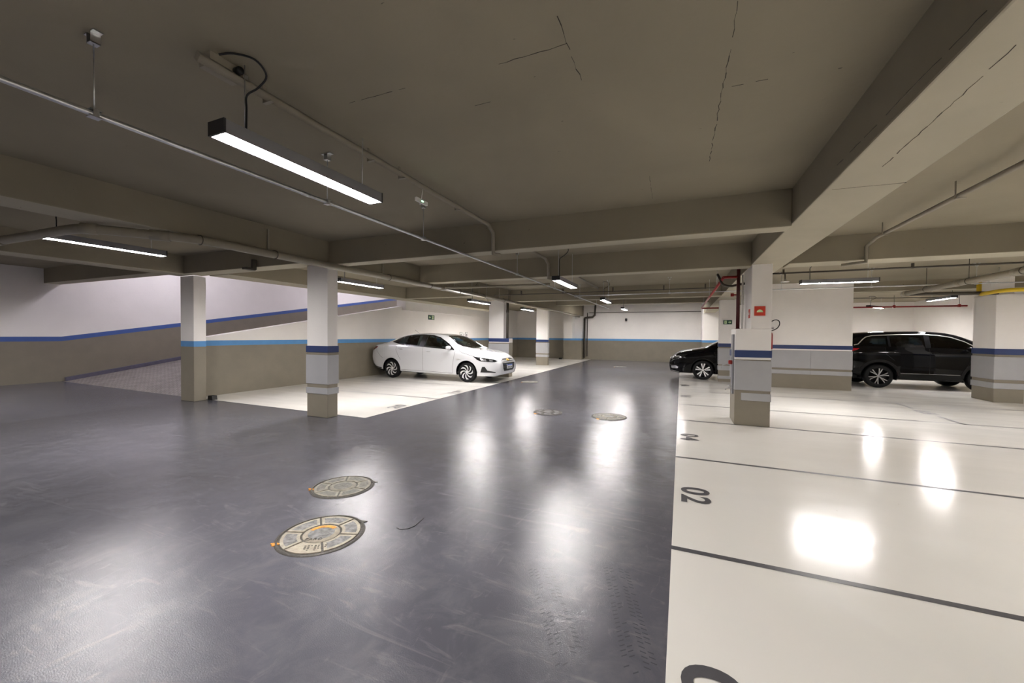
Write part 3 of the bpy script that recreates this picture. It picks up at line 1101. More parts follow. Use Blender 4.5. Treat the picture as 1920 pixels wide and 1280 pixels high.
# plastic drain pipe beside the long left beam
pl = [(-9.3, 1.95, 2.6)] + [(-8.0, 2.03, 2.6)] + list(map(tuple, arc((-6.25, 2.10, 2.6), (-6.02, 2.11, 2.6), (-5.92, 2.22, 2.6), 5))) + \
     list(map(tuple, arc((-5.55, 2.68, 2.6), (-5.42, 2.84, 2.6), (-5.40, 3.05, 2.6), 5))) + [(-5.36, 12.62, 2.6)]
pv = pipe('drain_pipe', pl, 0.052, 'pvc_paint', 'thick beige plastic pipe bending beneath the long left beam and past the banded column',
          couplings=[((-6.02, 2.12, 2.6), (-5.93, 2.22, 2.6)), ((-5.66, 2.56, 2.6), (-5.54, 2.70, 2.6)), ((-5.39, 8.05, 2.6), (-5.38, 8.3, 2.6)), ((-7.9, 2.03, 2.6), (-7.75, 2.035, 2.6))])
for y in (2.95, 3.9, 6.3, 7.7, 9.0, 10.4, 11.8):
    x = -5.42 if y < 3 else -5.39 + (y - 3) * 0.003
    m = MB()
    m.tube([(x + math.cos(a) * 0.056, y, 2.6 + math.sin(a) * 0.056) for a in [2 * PI * k / 16 for k in range(16)]], 0.006, 'dark_conduit', 6, closed=True)
    m.box(x - 0.17, x - 0.145, y - 0.012, y + 0.012, 2.66, 2.98, 'pvc_paint')
    m.box(x - 0.17, x, y - 0.012, y + 0.012, 2.655, 2.665, 'dark_conduit')
    c = m.build('strap', pv)
    c.location = -pv.location
pipe('drain_pipe', [(-5.34, 12.75, 2.6), (-5.36, 18.0, 2.6), (-5.6, 23.3, 2.58)], 0.04, 'pvc_paint', 'beige pipe running on from the column behind the white car to the back wall')
pipe('drain_pipe', [(-5.30, 8.2, 2.62), (-5.0, 8.45, 2.63), (-2.75, 8.6, 2.63)], 0.028, 'pvc_paint', 'thin beige branch pipe leaving the thick left pipe towards the aisle lamp')
pipe('riser_pipe', [(-5.60, 12.66, 1.35), (-5.60, 12.66, SLAB)], 0.045, 'dark_conduit', 'dark upright pipe standing on the low base behind the white car', couplings=[((-5.60, 12.66, 2.25), (-5.60, 12.66, 2.35))])
pipe('riser_pipe', [(-5.46, 24.05, 0.1), (-5.46, 24.05, 2.5)] + list(map(tuple, arc((-5.46, 24.05, 2.5), (-5.46, 24.05, 2.56), (-5.3, 24.0, 2.56), 4))) + [(-4.95, 23.9, 2.58), (-4.80, 23.85, 2.70), (-4.75, 23.8, 3.4)],
     0.06, 'dark_conduit', 'brown upright pipe with a bend beside the wall block at the back')

# right hand pipes
rp = pipe('drain_pipe', [(4.95, 12.55, 2.55), (4.95, 9.6, 2.56), (4.95, -3.0, 2.60)], 0.055, 'pvc_paint', 'thick beige pipe slanting over the right bays towards the thick column',
          couplings=[((4.95, 10.4, 2.56), (4.95, 10.6, 2.56)), ((4.95, 8.9, 2.56), (4.95, 9.1, 2.56)), ((4.95, 12.4, 2.55), (4.95, 12.56, 2.55))])
for y in (11.6, 10.2, 8.9, 7.2, 5.0):
    zt = 2.66 if 7.5 < y < 8.0 else SLAB
    m = MB()
    m.tube([(4.95, y, 2.60), (4.95, y, zt)], 0.005, 'dark_conduit', 6)
    m.tube([(4.95 + math.cos(a) * 0.06, y, 2.56 + math.sin(a) * 0.06) for a in [2 * PI * k / 16 for k in range(16)]], 0.005, 'dark_conduit', 6, closed=True)
    c = m.build('hanger', rp)
    c.location = -rp.location
pipe('drain_pipe', [(5.0, 12.42, 2.53), (6.45, 12.30, 2.50)], 0.04, 'dark_conduit', 'short dark pipe leading from the slanting pipe to the thick column')
yp = pipe('gas_pipe', [(6.20, 12.42, 2.84)] + list(map(tuple, arc((6.20, 12.42, 2.55), (6.20, 12.40, 2.49), (6.19, 12.30, 2.485), 5))) +
          list(map(tuple, arc((6.16, 11.75, 2.49), (6.14, 11.5, 2.49), (6.4, 11.47, 2.49), 5))) + [(9.1, 11.47, 2.50)], 0.042, 'yellow_paint',
          'bright yellow pipe bending round the head of the thick column')
m = MB().box(-0.16, 0.16, -0.02, 0.02, -0.06, 0.06, 'white_plastic')
jb = m.build('junction_box', loc=(6.35, 12.1, 2.78))
MB().tube([(0, 0, 0.06), (0, 0, SLAB - 2.78)], 0.005, 'galvanised', 6).build('rod', jb)
tag(jb, 'white oblong box above the yellow pipe at the thick column', 'box')

# red fire pipes
fr = empty('fire_pipe', (0.93, 8.10, 1.61))
MB().tube([(0, 0, 0), (0, 0, BEAM - 1.61 + 0.36)], 0.030, 'shaded_red_paint', 14).build('riser', fr)
MB().lathe([(0.05, 0), (0.05, 0.012), (0.04, 0.016)], 'shaded_red_paint', (0, 0, 0), 'z', 14).build('flange', fr)
MB().tube([(0, 0, 0.94), (-0.235, 0, 0.94)], 0.025, 'red_paint', 12).build('elbow', fr)
MB().tube([(-0.235, 0, 0.94), (-0.235, 8.6, 0.94)], 0.026, 'red_paint', 12).build('long_run', fr)
MB().tube([(-0.235, 8.6, 0.94), (0.9, 8.6, 0.94)], 0.028, 'red_paint', 12).build('cross_run', fr)
MB().lathe([(0.0, 0.0), (0.03, 0.0), (0.03, 0.05), (0.012, 0.05), (0.012, 0.09), (0, 0.09)], 'red_paint', (-0.12, 0, 0.62), 'x', 12).build('valve', fr)
for y in (1.5, 4.0, 6.8):
    MB().tube([(-0.235, y, 0.97), (-0.235, y, SLAB - 1.61)], 0.004, 'galvanised', 6).build('hanger', fr)
tag(fr, 'red fire pipe rising from the stepped column and running towards the back', 'pipe')
pipe('conduit', [(0.62, 8.45, 2.66), (0.66, 8.4, 2.56)] + list(map(tuple, arc((0.68, 8.4, 2.5), (0.72, 8.4, 2.42), (0.86, 8.38, 2.42), 5))) + [(1.05, 8.30, 2.45)], 0.022, 'dark_conduit', 'short curved dark pipe beside the red riser', 'pipe')
pipe('conduit', [(1.01, 8.22, 1.61), (1.01, 8.22, 2.6)], 0.016, 'wall_white', 'thin white upright conduit between the red riser and the stepped column', 'conduit')
rb = pipe('fire_pipe', [(4.5, 18.8, 2.62), (9.1, 18.8, 2.62)], 0.028, 'red_paint', 'straight red pipe above the roof of the black suv')
for x in (5.4, 7.15, 8.9):
    c = MB().tube([(x, 18.8, 2.65), (x, 18.8, SLAB)], 0.006, 'dark_conduit', 6).build('hanger', rb)
    c.location = -rb.location
    c = MB().box(x - 0.03, x + 0.03, 18.77, 18.83, 2.58, 2.68, 'red_paint').build('clamp', rb)
    c.location = -rb.location

# ------------------------------------------------------------------ signs and small fixtures
sg = empty('alarm_sign', (1.182, 7.560, 1.905))
MB().box(-0.078, 0.078, -0.004, 0.004, -0.078, 0.078, 'sign_red').build('plate', sg)
m = MB()
m.prism([(0.045 * math.cos(a), -0.022 + 0.045 * math.sin(a)) for a in [PI * k / 12 for k in range(13)]], lambda p: (p[0], -0.0065, p[1]), lambda p: (p[0], -0.004, p[1]), 'sign_pale')
m.build('dome_symbol', sg)
tag(sg, 'square red sign with pale half dome symbol on the stepped column', 'sign')
s2 = empty('alarm_sign', (1.057, 7.74, 1.87))
MB().box(-0.004, 0.003, -0.075, 0.075, -0.075, 0.075, 'sign_red').build('plate', s2)
MB().prism([(0.035 * math.cos(a), -0.02 + 0.045 * math.sin(a)) for a in [PI * k / 12 for k in range(13)]], lambda p: (-0.006, p[0], p[1]), lambda p: (-0.004, p[0], p[1]), 'sign_white').build('dome_symbol', s2)
tag(s2, 'red sign seen edge-on, on the shaded flank of the stepped column', 'sign')


def exit_sign(loc, face, wd, ht, label, arrow_right=True):
    """face: 'y' faces -Y, 'x' faces +X"""
    r = empty('exit_sign', loc, 0 if face == 'y' else PI / 2)
    hw, hh = wd / 2, ht / 2
    MB().box(-hw, hw, -0.004, 0.004, -hh, hh, 'sign_green').build('plate', r)
    k = 1 if arrow_right else -1
    A = lambda p: (p[0], -0.006, p[1])
    B = lambda p: (p[0], -0.004, p[1])
    cx = k * hw * 0.48
    s = hh * 0.9
    arrow = [(cx - k * s * 0.75, s * 0.16), (cx + k * s * 0.05, s * 0.16), (cx - k * s * 0.15, s * 0.5), (cx + k * s * 0.12, s * 0.5), (cx + k * s * 0.6, 0),
             (cx + k * s * 0.12, -s * 0.5), (cx - k * s * 0.15, -s * 0.5), (cx + k * s * 0.05, -s * 0.16), (cx - k * s * 0.75, -s * 0.16)]
    MB().prism(arrow, A, B, 'sign_pale').build('arrow', r)
    dx = -k * hw * 0.48
    m = MB()                                   # doorway with a running figure
    m.prism([(dx - s * .55, -s * .85), (dx - s * .55, s * .85), (dx + s * .55, s * .85), (dx + s * .55, -s * .85)], A, B, 'sign_pale')
    m.build('doorway', r)
    A2 = lambda p: (p[0], -0.0075, p[1])
    B2 = lambda p: (p[0], -0.006, p[1])
    m = MB()
    m.prism([(dx + math.cos(t) * s * .13 + k * s * .12, s * .55 + math.sin(t) * s * .13) for t in [2 * PI * q / 10 for q in range(10)]], A2, B2, 'sign_green')
    for a, b, tk in (((0.05, .38), (-.12, -.1), .13), ((-.12, -.1), (.2, -.35), .1), ((.2, -.35), (.05, -.7), .08), ((-.12, -.1), (-.25, -.45), .1), ((-.25, -.45), (-.45, -.5), .08),
                     ((.05, .32), (.35, .1), .07), ((.0, .32), (-.3, .2), .07), ((-.3, .2), (-.35, -.05), .06)):
        ax, ay, bx_, by = dx + k * a[0] * s, a[1] * s, dx + k * b[0] * s, b[1] * s
        d = Vector((bx_ - ax, by - ay)).normalized()
        nx, ny = -d.y * tk * s / 2, d.x * tk * s / 2
        m.prism([(ax + nx, ay + ny), (bx_ + nx, by + ny), (bx_ - nx, by - ny), (ax - nx, ay - ny)], A2, B2, 'sign_green')
    m.build('running_figure', r)
    tag(r, label, 'sign')
    return r


exit_sign((1.385, 14.55, 1.945), 'y', 0.25, 0.135, 'green exit sign with right arrow on the column before the black sedan')
exit_sign((-9.993, 14.4, 2.20), 'x', 0.46, 0.20, 'green exit sign with left arrow on the white wall above the white car', arrow_right=False)
pw = empty('parking_sign', (-9.993, 17.2, 1.43), PI / 2)
for i, ch in enumerate(('0', 'X', '0')):
    x = (i - 1) * 0.27
    MB().box(x - 0.12, x + 0.12, -0.004, 0.004, -0.15, 0.15, 'sign_black' if i != 1 else 'sign_white').build('plate', pw)
    MB().box(x - 0.108, x + 0.108, -0.006, -0.004, -0.138, 0.138, 'sign_white').build('face', pw)
    put_text(ch, 0.15, 'sign_black', pw, 'symbol', (x, -0.007, 0), (1, 0, 0), (0, 0, 1), 0.09, 0.008)
tag(pw, 'three small white signs with black symbols on the wall above the white car', 'sign')

ex = empty('fire_extinguisher', (2.38, 13.60, 1.12))
MB().lathe([(0.0, 0), (0.075, 0), (0.085, 0.02), (0.085, 0.42), (0.075, 0.47), (0.04, 0.51), (0.022, 0.53), (0.022, 0.56), (0, 0.56)], 'red_paint', (0, 0, 0), 'z', 20).build('cylinder', ex)
MB().lathe([(0.0, 0.56), (0.026, 0.56), (0.026, 0.60), (0.0, 0.60)], 'chrome', (0, 0, 0), 'z', 12).build('valve', ex)
MB().box(-0.012, 0.10, -0.012, 0.012, 0.60, 0.615, 'black_plastic').box(-0.012, 0.11, -0.012, 0.012, 0.635, 0.648, 'black_plastic').build('handle', ex)
hp = [(0.02, 0, 0.59), (-0.02, 0, 0.64), (0.0, 0, 0.74), (0.07, 0, 0.83), (0.16, 0, 0.86), (0.23, 0, 0.82), (0.245, 0, 0.73), (0.20, 0, 0.63), (0.12, 0, 0.57), (0.05, -0.02, 0.54), (-0.09, -0.02, 0.44), (-0.11, -0.02, 0.2)]
sm = []
for i in range(len(hp) - 1):
    p0, p1, p2, p3 = (Vector(hp[max(0, min(len(hp) - 1, j))]) for j in (i - 1, i, i + 1, i + 2))
    for k in range(5):
        t = k / 5
        sm.append(0.5 * ((2 * p1) + (p2 - p0) * t + (2 * p0 - 5 * p1 + 4 * p2 - p3) * t ** 2 + (-p0 + 3 * p1 - 3 * p2 + p3) * t ** 3))
MB().tube(sm, 0.013, 'black_rubber', 8).build('hose', ex)
MB().box(-0.05, 0.05, 0.085, 0.13, 0.3, 0.36, 'lamp_body').build('bracket', ex)
tag(ex, 'red fire extinguisher with looped black hose on the partition wall', 'extinguisher')

tp = empty('water_tap', (0.83, 7.80, 0.585))
MB().tube([(0.0, 0, 0), (-0.05, 0, 0), (-0.09, 0, 0.0), (-0.105, 0, -0.035)], 0.010, 'galvanised', 8).build('spout', tp)
MB().tube([(-0.05, 0, 0), (-0.05, 0, 0.05)], 0.006, 'galvanised', 8).tube([(-0.075, 0, 0.05), (-0.02, 0, 0.05)], 0.006, 'galvanised', 8).build('handle', tp)
tag(tp, 'small metal tap low on the side of the stepped column', 'tap')
kn = empty('hose_valve', (0.815, 7.72, 1.04))
MB().lathe([(0.0, -0.06), (0.028, -0.06), (0.036, -0.05), (0.036, 0.0), (0.0, 0.0)], 'red_paint', (0, 0, 0), 'x', 14).build('cap', kn)
MB().tube([(-0.05, 0.02, -0.02), (-0.10, 0.06, -0.045), (-0.14, 0.1, -0.06), (-0.15, 0.14, -0.12)], 0.007, 'guard_grey', 8).build('hose', kn)
tag(kn, 'round red cap on the side of the stepped column, above the tap', 'valve')
for (x, y, lab) in ((-9.40, 5.34, 'small black rubber block on the floor beside the plain left column'), (-6.8, 23.45, 'small black block on the floor beside the wall block at the back')):
    o = MB().prism([(-0.09, 0), (0.09, 0), (0.07, 0.09), (-0.07, 0.09)], lambda p: (p[0], -0.05, p[1] + WZ), lambda p: (p[0], 0.05, p[1] + WZ), 'black_rubber').build('corner_block', loc=(x, y, 0))
    tag(o, lab, 'block')
# emergency light, detectors, camera
em = empty('emergency_light', (-2.40, 3.28, 2.80))
MB().box(-0.012, 0.012, -0.09, 0.09, -0.018, 0.018, 'white_plastic').build('body', em)
MB().tube([(0, 0, 0.018), (0.0, 0.02, 0.13)], 0.004, 'white_plastic', 6).build('wire', em)
MB().box(0.012, 0.013, -0.012, 0.012, -0.004, 0.004, 'led_green').build('indicator', em)
tag(em, 'thin white emergency light hanging from the beige channel past the nearest lamp', 'light')
sd = empty('detector', (1.93, 9.6, 2.60))
MB().lathe([(0, 0), (0.075, 0), (0.075, 0.012), (0.02, 0.02), (0.02, 0.06), (0, 0.06)], 'white_plastic', (0, 0, 0), 'z', 20).build('disc', sd)
MB().tube([(0, 0, 0.06), (0, 0, 0.165)], 0.012, 'dark_conduit', 8).build('stem', sd)
tag(sd, 'flat round white detector under the conduit beside the stepped column', 'detector')
ls = empty('emergency_light', (-10.4, 3.1, 2.93))
MB().box(-0.14, 0.14, -0.02, 0.02, -0.045, 0.0, 'white_plastic').build('body', ls)
MB().box(-0.05, 0.05, -0.02, 0.02, 0.0, 0.11, 'dark_conduit').build('mount', ls)
MB().box(0.0, 0.015, -0.022, -0.02, -0.03, -0.018, 'led_green').build('indicator', ls)
tag(ls, 'small white unit with a green light under the slab at the far left', 'light')
dc = empty('security_camera', (-3.0, 24.15, 2.50))
MB().box(-0.06, 0.06, -0.08, 0.05, 0.0, 0.05, 'white_plastic').build('mount', dc)
MB().lathe([(0, -0.17), (0.04, -0.155), (0.06, -0.11), (0.06, -0.06), (0.035, 0.0), (0, 0.0)], 'black_plastic', (0, -0.05, 0), 'z', 16).build('dome', dc)
tag(dc, 'small black dome camera on the back wall', 'camera')
fl_s = empty('flood_light', (-7.15, 4.78, 2.70))
MB().box(-0.05, 0.05, -0.20, -0.02, -0.10, -0.06, 'dark_conduit').build('body', fl_s)
MB().box(-0.015, 0.015, -0.06, 0.02, -0.08, 0.10, 'dark_conduit').build('arm', fl_s)
MB().box(-0.03, 0.03, 0.02, 0.022, 0.0, 0.1, 'dark_conduit').build('plate', fl_s)
tag(fl_s, 'small dark fixture on the beam between the two left columns', 'fixture')
hair = [(-1.97 + 0.0, 2.40), (-1.93, 2.39), (-1.88, 2.42), (-1.86, 2.48), (-1.87, 2.56), (-1.88, 2.62)]
o = MB().tube([(x, y, 0.004) for x, y in hair], 0.0025, 'black_rubber', 6).build('wire_scrap')
tag(o, 'short bent piece of black wire lying on the grey floor', 'wire')


# ------------------------------------------------------------------ manhole covers
def manhole(x, y, rot, label, R=0.315, concrete='cover_concrete', patch='cover_patch', rusty=False, group='round drain covers in the grey floor'):
    r = empty('manhole_cover', (x, y, 0), rot)
    MB().lathe([(R - 0.012, 0.0), (R - 0.012, 0.009), (R - 0.002, 0.009), (R + 0.006, 0.004), (R + 0.008, 0.0)], 'iron_dark', (0, 0, 0), 'z', 64, caps=False).build('frame', r)
    MB().lathe([(0.0, 0.002), (R - 0.012, 0.002)], 'iron_dark', (0, 0, 0), 'z', 64, caps=False).build('bed', r)
    ri, ro, g = R * 0.45, R - 0.028, 0.008
    nn = 6
    for k in range(nn):
        a0, a1 = 2 * PI * k / nn, 2 * PI * (k + 1) / nn
        m = MB()

        def sector(r0, r1, gap, z):
            pts = []
            for q in range(9):
                t = q / 8
                d = gap / r1
                a = a0 + d + (a1 - a0 - 2 * d) * t
                pts.append((math.cos(a) * r1, math.sin(a) * r1, z))
            for q in range(9):
                t = 1 - q / 8
                d = gap / r0
                a = a0 + d + (a1 - a0 - 2 * d) * t
                pts.append((math.cos(a) * r0, math.sin(a) * r0, z))
            return pts
        out0 = sector(ri + g, ro, g, 0.0)
        out1 = sector(ri + g, ro, g, 0.009)
        inn = sector(ri + g + 0.022, ro - 0.022, g + 0.020, 0.0095)
        b = len(m.v)
        m.v += out0 + out1 + inn
        nq = len(out0)
        for i in range(nq):
            j = (i + 1) % nq
            m.face((b + i, b + j, b + nq + j, b + nq + i), concrete)
            m.face((b + nq + i, b + nq + j, b + 2 * nq + j, b + 2 * nq + i), concrete)
        m.face([b + 2 * nq + i for i in range(nq)], patch if (k != 4 or not rusty) else concrete)
        m.build('cover_segment', r)
    MB().lathe([(0.0, 0.0), (ri - g - 0.035, 0.0)], patch, (0, 0, 0.0102), 'z', 40, caps=False).build('centre_patch', r)
    MB().lathe([(0.0, 0.0095), (ri - g, 0.0095), (ri - g, 0.0)], concrete, (0, 0, 0), 'z', 40, caps=False).build('centre_disc', r)
    if rusty:
        m = MB()
        rr0, rr1 = ri * 0.62, ri * 0.86
        pts = [(math.cos(a) * rr1, math.sin(a) * rr1) for a in [0.9 + 1.9 * q / 14 for q in range(15)]] + \
              [(math.cos(a) * rr0, math.sin(a) * rr0) for a in [2.8 - 1.9 * q / 14 for q in range(15)]]
        m.prism(pts, lambda p: (p[0], p[1], 0.0098), lambda p: (p[0], p[1], 0.0116), 'rust')
        m.build('rust_patch', r)
        put_text('ZARO', 0.032, 'iron_dark', r, 'lettering', (-0.01, -ri * 0.66, 0.0112), (1, 0.12, 0), (-0.12, 1, 0), 0.12, 0.0, 0.001)
        m = MB()
        rnd = random.Random(3)
        for row in range(4):
            for q in range(7):
                xx = -0.02 + q * 0.022 + row * 0.006
                yy = -0.185 - row * 0.018 + q * 0.004
                if rnd.random() < 0.75 and math.hypot(xx, yy) < ro - 0.03:
                    m.box(xx, xx + rnd.uniform(0.008, 0.016), yy, yy + 0.007, 0.0095, 0.0115, 'iron_dark')
        o = m.build('small_lettering', r)
        o['kind'] = 'stuff'
    for a, mm in ((3.75, 'rust'), (0.75, 'iron_dark')):
        c, s = math.cos(a), math.sin(a)
        m = MB()
        pts = [(R * c + 0.045 * math.cos(t) * (0.6 + 0.4 * math.sin(3 * t)), R * s + 0.02 * math.sin(t)) for t in [2 * PI * q / 12 for q in range(12)]]
        m.prism(pts, lambda p: (p[0], p[1], 0.001), lambda p: (p[0], p[1], 0.0075), mm)
        m.build('lifting_notch', r)
    tag(r, label, 'manhole cover', group)
    return r


manhole(-2.41, 2.10, 0.35, 'biggest round cover in the front, beige segments with an orange rust arc', rusty=True, R=0.295)
manhole(-2.975, 2.84, 0.1, 'duller round cover just behind the rust-marked one', R=0.28, concrete='cover_concrete_dull', patch='cover_patch_dull')
manhole(-2.32, 7.19, 0.3, 'dark mossy round cover left of the grooved one in mid aisle', R=0.27, concrete='iron_dark', patch='cover_patch')
manhole(-1.185, 7.29, 0.5, 'grooved brown round cover in mid aisle, in line with the lamp glare', R=0.31, concrete='cover_concrete_dull', patch='cover_patch_dull')
manhole(-4.34, 11.6, 0.2, 'flat round cover near the front wheel of the white car', R=0.27, concrete='cover_concrete_dull', patch='iron_dark')
manhole(-2.65, 19.2, 0.2, 'farthest round cover, near the back wall', R=0.30, concrete='cover_concrete_dull', patch='iron_dark')


# ------------------------------------------------------------------ cars
def pchip(xs, ys):
    xs, ys = np.array(xs, float), np.array(ys, float)
    h = np.diff(xs)
    d = np.diff(ys) / h
    mm = np.zeros(len(xs))
    for i in range(1, len(xs) - 1):
        if d[i - 1] * d[i] > 0:
            w1, w2 = 2 * h[i] + h[i - 1], h[i] + 2 * h[i - 1]
            mm[i] = (w1 + w2) / (w1 / d[i - 1] + w2 / d[i])
    mm[0], mm[-1] = d[0], d[-1]

    def f(x):
        x = min(max(x, xs[0]), xs[-1])
        i = int(min(np.searchsorted(xs, x, side='right') - 1, len(xs) - 2))
        t = (x - xs[i]) / h[i]
        return float((2 * t ** 3 - 3 * t * t + 1) * ys[i] + (t ** 3 - 2 * t * t + t) * h[i] * mm[i] + (-2 * t ** 3 + 3 * t * t) * ys[i + 1] + (t ** 3 - t * t) * h[i] * mm[i + 1])
    return f


def inside(poly, x, z):
    c = False
    n = len(poly)
    for i in range(n):
        x1, y1 = poly[i]
        x2, y2 = poly[(i + 1) % n]
        if (y1 > z) != (y2 > z) and x < (x2 - x1) * (z - y1) / (y2 - y1) + x1:
            c = not c
    return c


def smooth_poly(pts, n=4):
    """rounds the corners of a polygon slightly"""
    out = []
    m = len(pts)
    for i in range(m):
        a, b, c = Vector(pts[i - 1]), Vector(pts[i]), Vector(pts[(i + 1) % m])
        d1, d2 = min(0.25, 0.03 / max((a - b).length, 1e-6)), min(0.25, 0.03 / max((c - b).length, 1e-6))
        p0, p2 = b.lerp(a, d1), b.lerp(c, d2)
        for k in range(n):
            t = k / (n - 1)
            out.append(tuple(p0 * (1 - t) ** 2 + b * 2 * t * (1 - t) + p2 * t * t))
    return out


class Car:
    def __init__(self, P):
        self.P = P
        self.f = {k: pchip(*P[k]) for k in ('zt', 'zs', 'w', 'zb', 'wr')}
        self.L = P['L']

    def section(self, x, inset=0.0):
        f = self.f
        zt, zs, w, zb, wr = (f[k](x) for k in ('zt', 'zs', 'w', 'zb', 'wr'))
        zt -= inset
        w -= inset
        wr -= inset
        zs = min(zs, zt - 0.02)
        ws = w - self.P.get('shoulder', 0.05)
        h = zt - zs
        g = min(max((h - 0.06) / 0.26, 0), 1)
        g = g * g * (3 - 2 * g)
        lz = lambda t: zb + (zs - zb) * t
        e = min(0.06, h * 0.35)
        cab = [(ws - (ws - wr) * 0.42, zs + (h - e) * 0.5), (wr, zt - e), (wr - 0.09, zt - e * 0.3), (wr * 0.5, zt - 0.004), (0, zt)]
        hood = [(ws * 0.95, zs + h * 0.45), (ws * 0.84, zs + h * 0.74), (ws * 0.66, zs + h * 0.9), (ws * 0.33, zs + h * 0.985), (0, zt)]
        top = [(a[0] * g + b[0] * (1 - g), a[1] * g + b[1] * (1 - g)) for a, b in zip(cab, hood)]
        cp = [(w - 0.13, zb), (w - 0.035, zb + 0.015), (w - 0.012, lz(0.18)), (w, lz(0.42)), (w - 0.004, lz(0.66)), (w - 0.012, lz(0.86)), (ws, zs)] + top
        pts = []
        n = len(cp)
        for i in range(n - 1):
            p0 = Vector(cp[i - 1]) if i > 0 else Vector(cp[0])
            p1, p2 = Vector(cp[i]), Vector(cp[i + 1])
            p3 = Vector(cp[i + 2]) if i + 2 < n else Vector((-cp[i][0], cp[i][1]))
            for k in range(4):
                t = k / 4
                q = 0.5 * ((2 * p1) + (p2 - p0) * t + (2 * p0 - 5 * p1 + 4 * p2 - p3) * t ** 2 + (-p0 + 3 * p1 - 3 * p2 + p3) * t ** 3)
                pts.append((max(q[0], 0), q[1]))
        pts.append((0, cp[-1][1]))
        return pts

    def warp(self, x, y, z):
        P, L = self.P, self.L
        s = max(0, 1 - (L - x) / 0.55)
        t = max(0, 1 - x / 0.45)
        x -= s * s * P.get('nose_k', 0.9) * (z - P.get('nose_z', 0.5)) ** 2
        x += t * t * P.get('tail_k', 0.6) * (z - P.get('tail_z', 0.75)) ** 2
        return x

    def shell(self, inset=0.0, holes=True):
        P, L = self.P, self.L
        N = P.get('N', 130)
        bm = bmesh.new()
        rows = []
        for i in range(N + 1):
            x = L * i / N
            xi = min(max(x, inset), L - inset)
            sec = self.section(x, inset)
            ring = [bm.verts.new((self.warp(xi, y, z), -y, z)) for y, z in sec]
            ring += [bm.verts.new((self.warp(xi, y, z), y, z)) for y, z in sec[::-1][1:]]
            rows.append(ring)
        for a, b in zip(rows[:-1], rows[1:]):
            for k in range(len(a) - 1):
                bm.faces.new((a[k], a[k + 1], b[k + 1], b[k]))
        for ring in (rows[0], rows[-1]):
            n = len(ring)
            mcols = 10
            last = None
            for k in range(n // 2):
                p, q = ring[k], ring[n - 1 - k]
                line = [p] + [bm.verts.new(p.co.lerp(q.co, c / mcols)) for c in range(1, mcols)] + [q]
                if last:
                    for c in range(mcols):
                        bm.faces.new((last[c], last[c + 1], line[c + 1], line[c]))
                last = line
            top = ring[n // 2]
            for c in range(mcols):
                bm.faces.new((last[c], last[c + 1], top))
        bm.normal_update()
        if not inset:
            self.bvh = BVHTree.FromBMesh(bm)
        r = P['arch']
        for hx in P['hubs']:
            hz = P['r']
            for v in bm.verts:
                if abs(v.co.y) > 0.45:
                    dx, dz = v.co.x - hx, v.co.z - hz
                    d = math.hypot(dx, dz)
                    if r - 0.024 < d < r + 0.018:
                        v.co.x, v.co.z = hx + dx / d * r, hz + dz / d * r
            kill = [f for f in bm.faces if abs(f.calc_center_median().y) > 0.45 and math.hypot(f.calc_center_median().x - hx, f.calc_center_median().z - hz) < r - 0.004]
            bmesh.ops.delete(bm, geom=kill, context='FACES')
            for v in bm.verts:
                if abs(v.co.y) > 0.45 and any(e.is_boundary for e in v.link_edges):
                    dx, dz = v.co.x - hx, v.co.z - hz
                    d = math.hypot(dx, dz)
                    if r - 0.05 < d < r + 0.05 and v.co.z > P['zb'][1][2] + 0.03:
                        v.co.x, v.co.z = hx + dx / d * r, hz + dz / d * r
        if holes:
            kill = []
            for f in bm.faces:
                c = f.calc_center_median()
                n = f.normal
                if abs(n.y) > 0.45 and any(inside(p, c.x, c.z) for p in P['side_holes']):
                    kill.append(f)
                elif abs(n.z) > 0.15 and c.z > 0.9 and any(inside(p, c.x, abs(c.y)) for p in P['top_holes']):
                    kill.append(f)
            bmesh.ops.delete(bm, geom=kill, context='FACES')
        for f in bm.faces:
            f.smooth = True
        bmesh.ops.recalc_face_normals(bm, faces=bm.faces)
        return bm

    def decal(self, poly, to3d, direction, mname, name, parent, off=0.004, cell=0.05, thick=0.0):
        """cuts a flat outline into cells, drops it on the body and gives it thickness"""
        bm = bmesh.new()
        polys = poly if isinstance(poly[0][0], (tuple, list)) else [poly]
        for pl_ in polys:
            bm.faces.new([bm.verts.new((p[0], p[1], 0)) for p in pl_])
        bmesh.ops.remove_doubles(bm, verts=bm.verts[:], dist=1e-4)
        poly = [p for pl_ in polys for p in pl_]
        for ax in (0, 1):
            lo, hi = min(p[ax] for p in poly), max(p[ax] for p in poly)
            k = math.floor(lo / cell) + 1
            while k * cell < hi:
                no = [0, 0, 0]
                no[ax] = 1
                co = [0, 0, 0]
                co[ax] = k * cell
                bmesh.ops.bisect_plane(bm, geom=bm.verts[:] + bm.edges[:] + bm.faces[:], plane_co=co, plane_no=no, dist=1e-5)
                k += 1
        d = Vector(direction).normalized()
        top = {}
        for v in bm.verts:
            o = Vector(to3d(v.co.x, v.co.y))
            hit, nrm, _, _ = self.bvh.ray_cast(o, d)
            if hit is None:
                hit, nrm, _, _ = self.bvh.find_nearest(o + d * 1.0)
                hit, nrm, _, _ = self.bvh.find_nearest(hit)
            v.co = hit - d * off
        me = bpy.data.meshes.new(name)
        for f in bm.faces:
            f.smooth = True
        if thick:
            ret = bmesh.ops.extrude_face_region(bm, geom=bm.faces[:])
            for g in ret['geom']:
                if isinstance(g, bmesh.types.BMVert):
                    g.co -= d * thick
        bmesh.ops.recalc_face_normals(bm, faces=bm.faces)
        bm.to_mesh(me)
        bm.free()
        me.materials.append(MATS[mname])
        o = bpy.data.objects.new(name, me)
        COL.objects.link(o)
        o.parent = parent
        return o

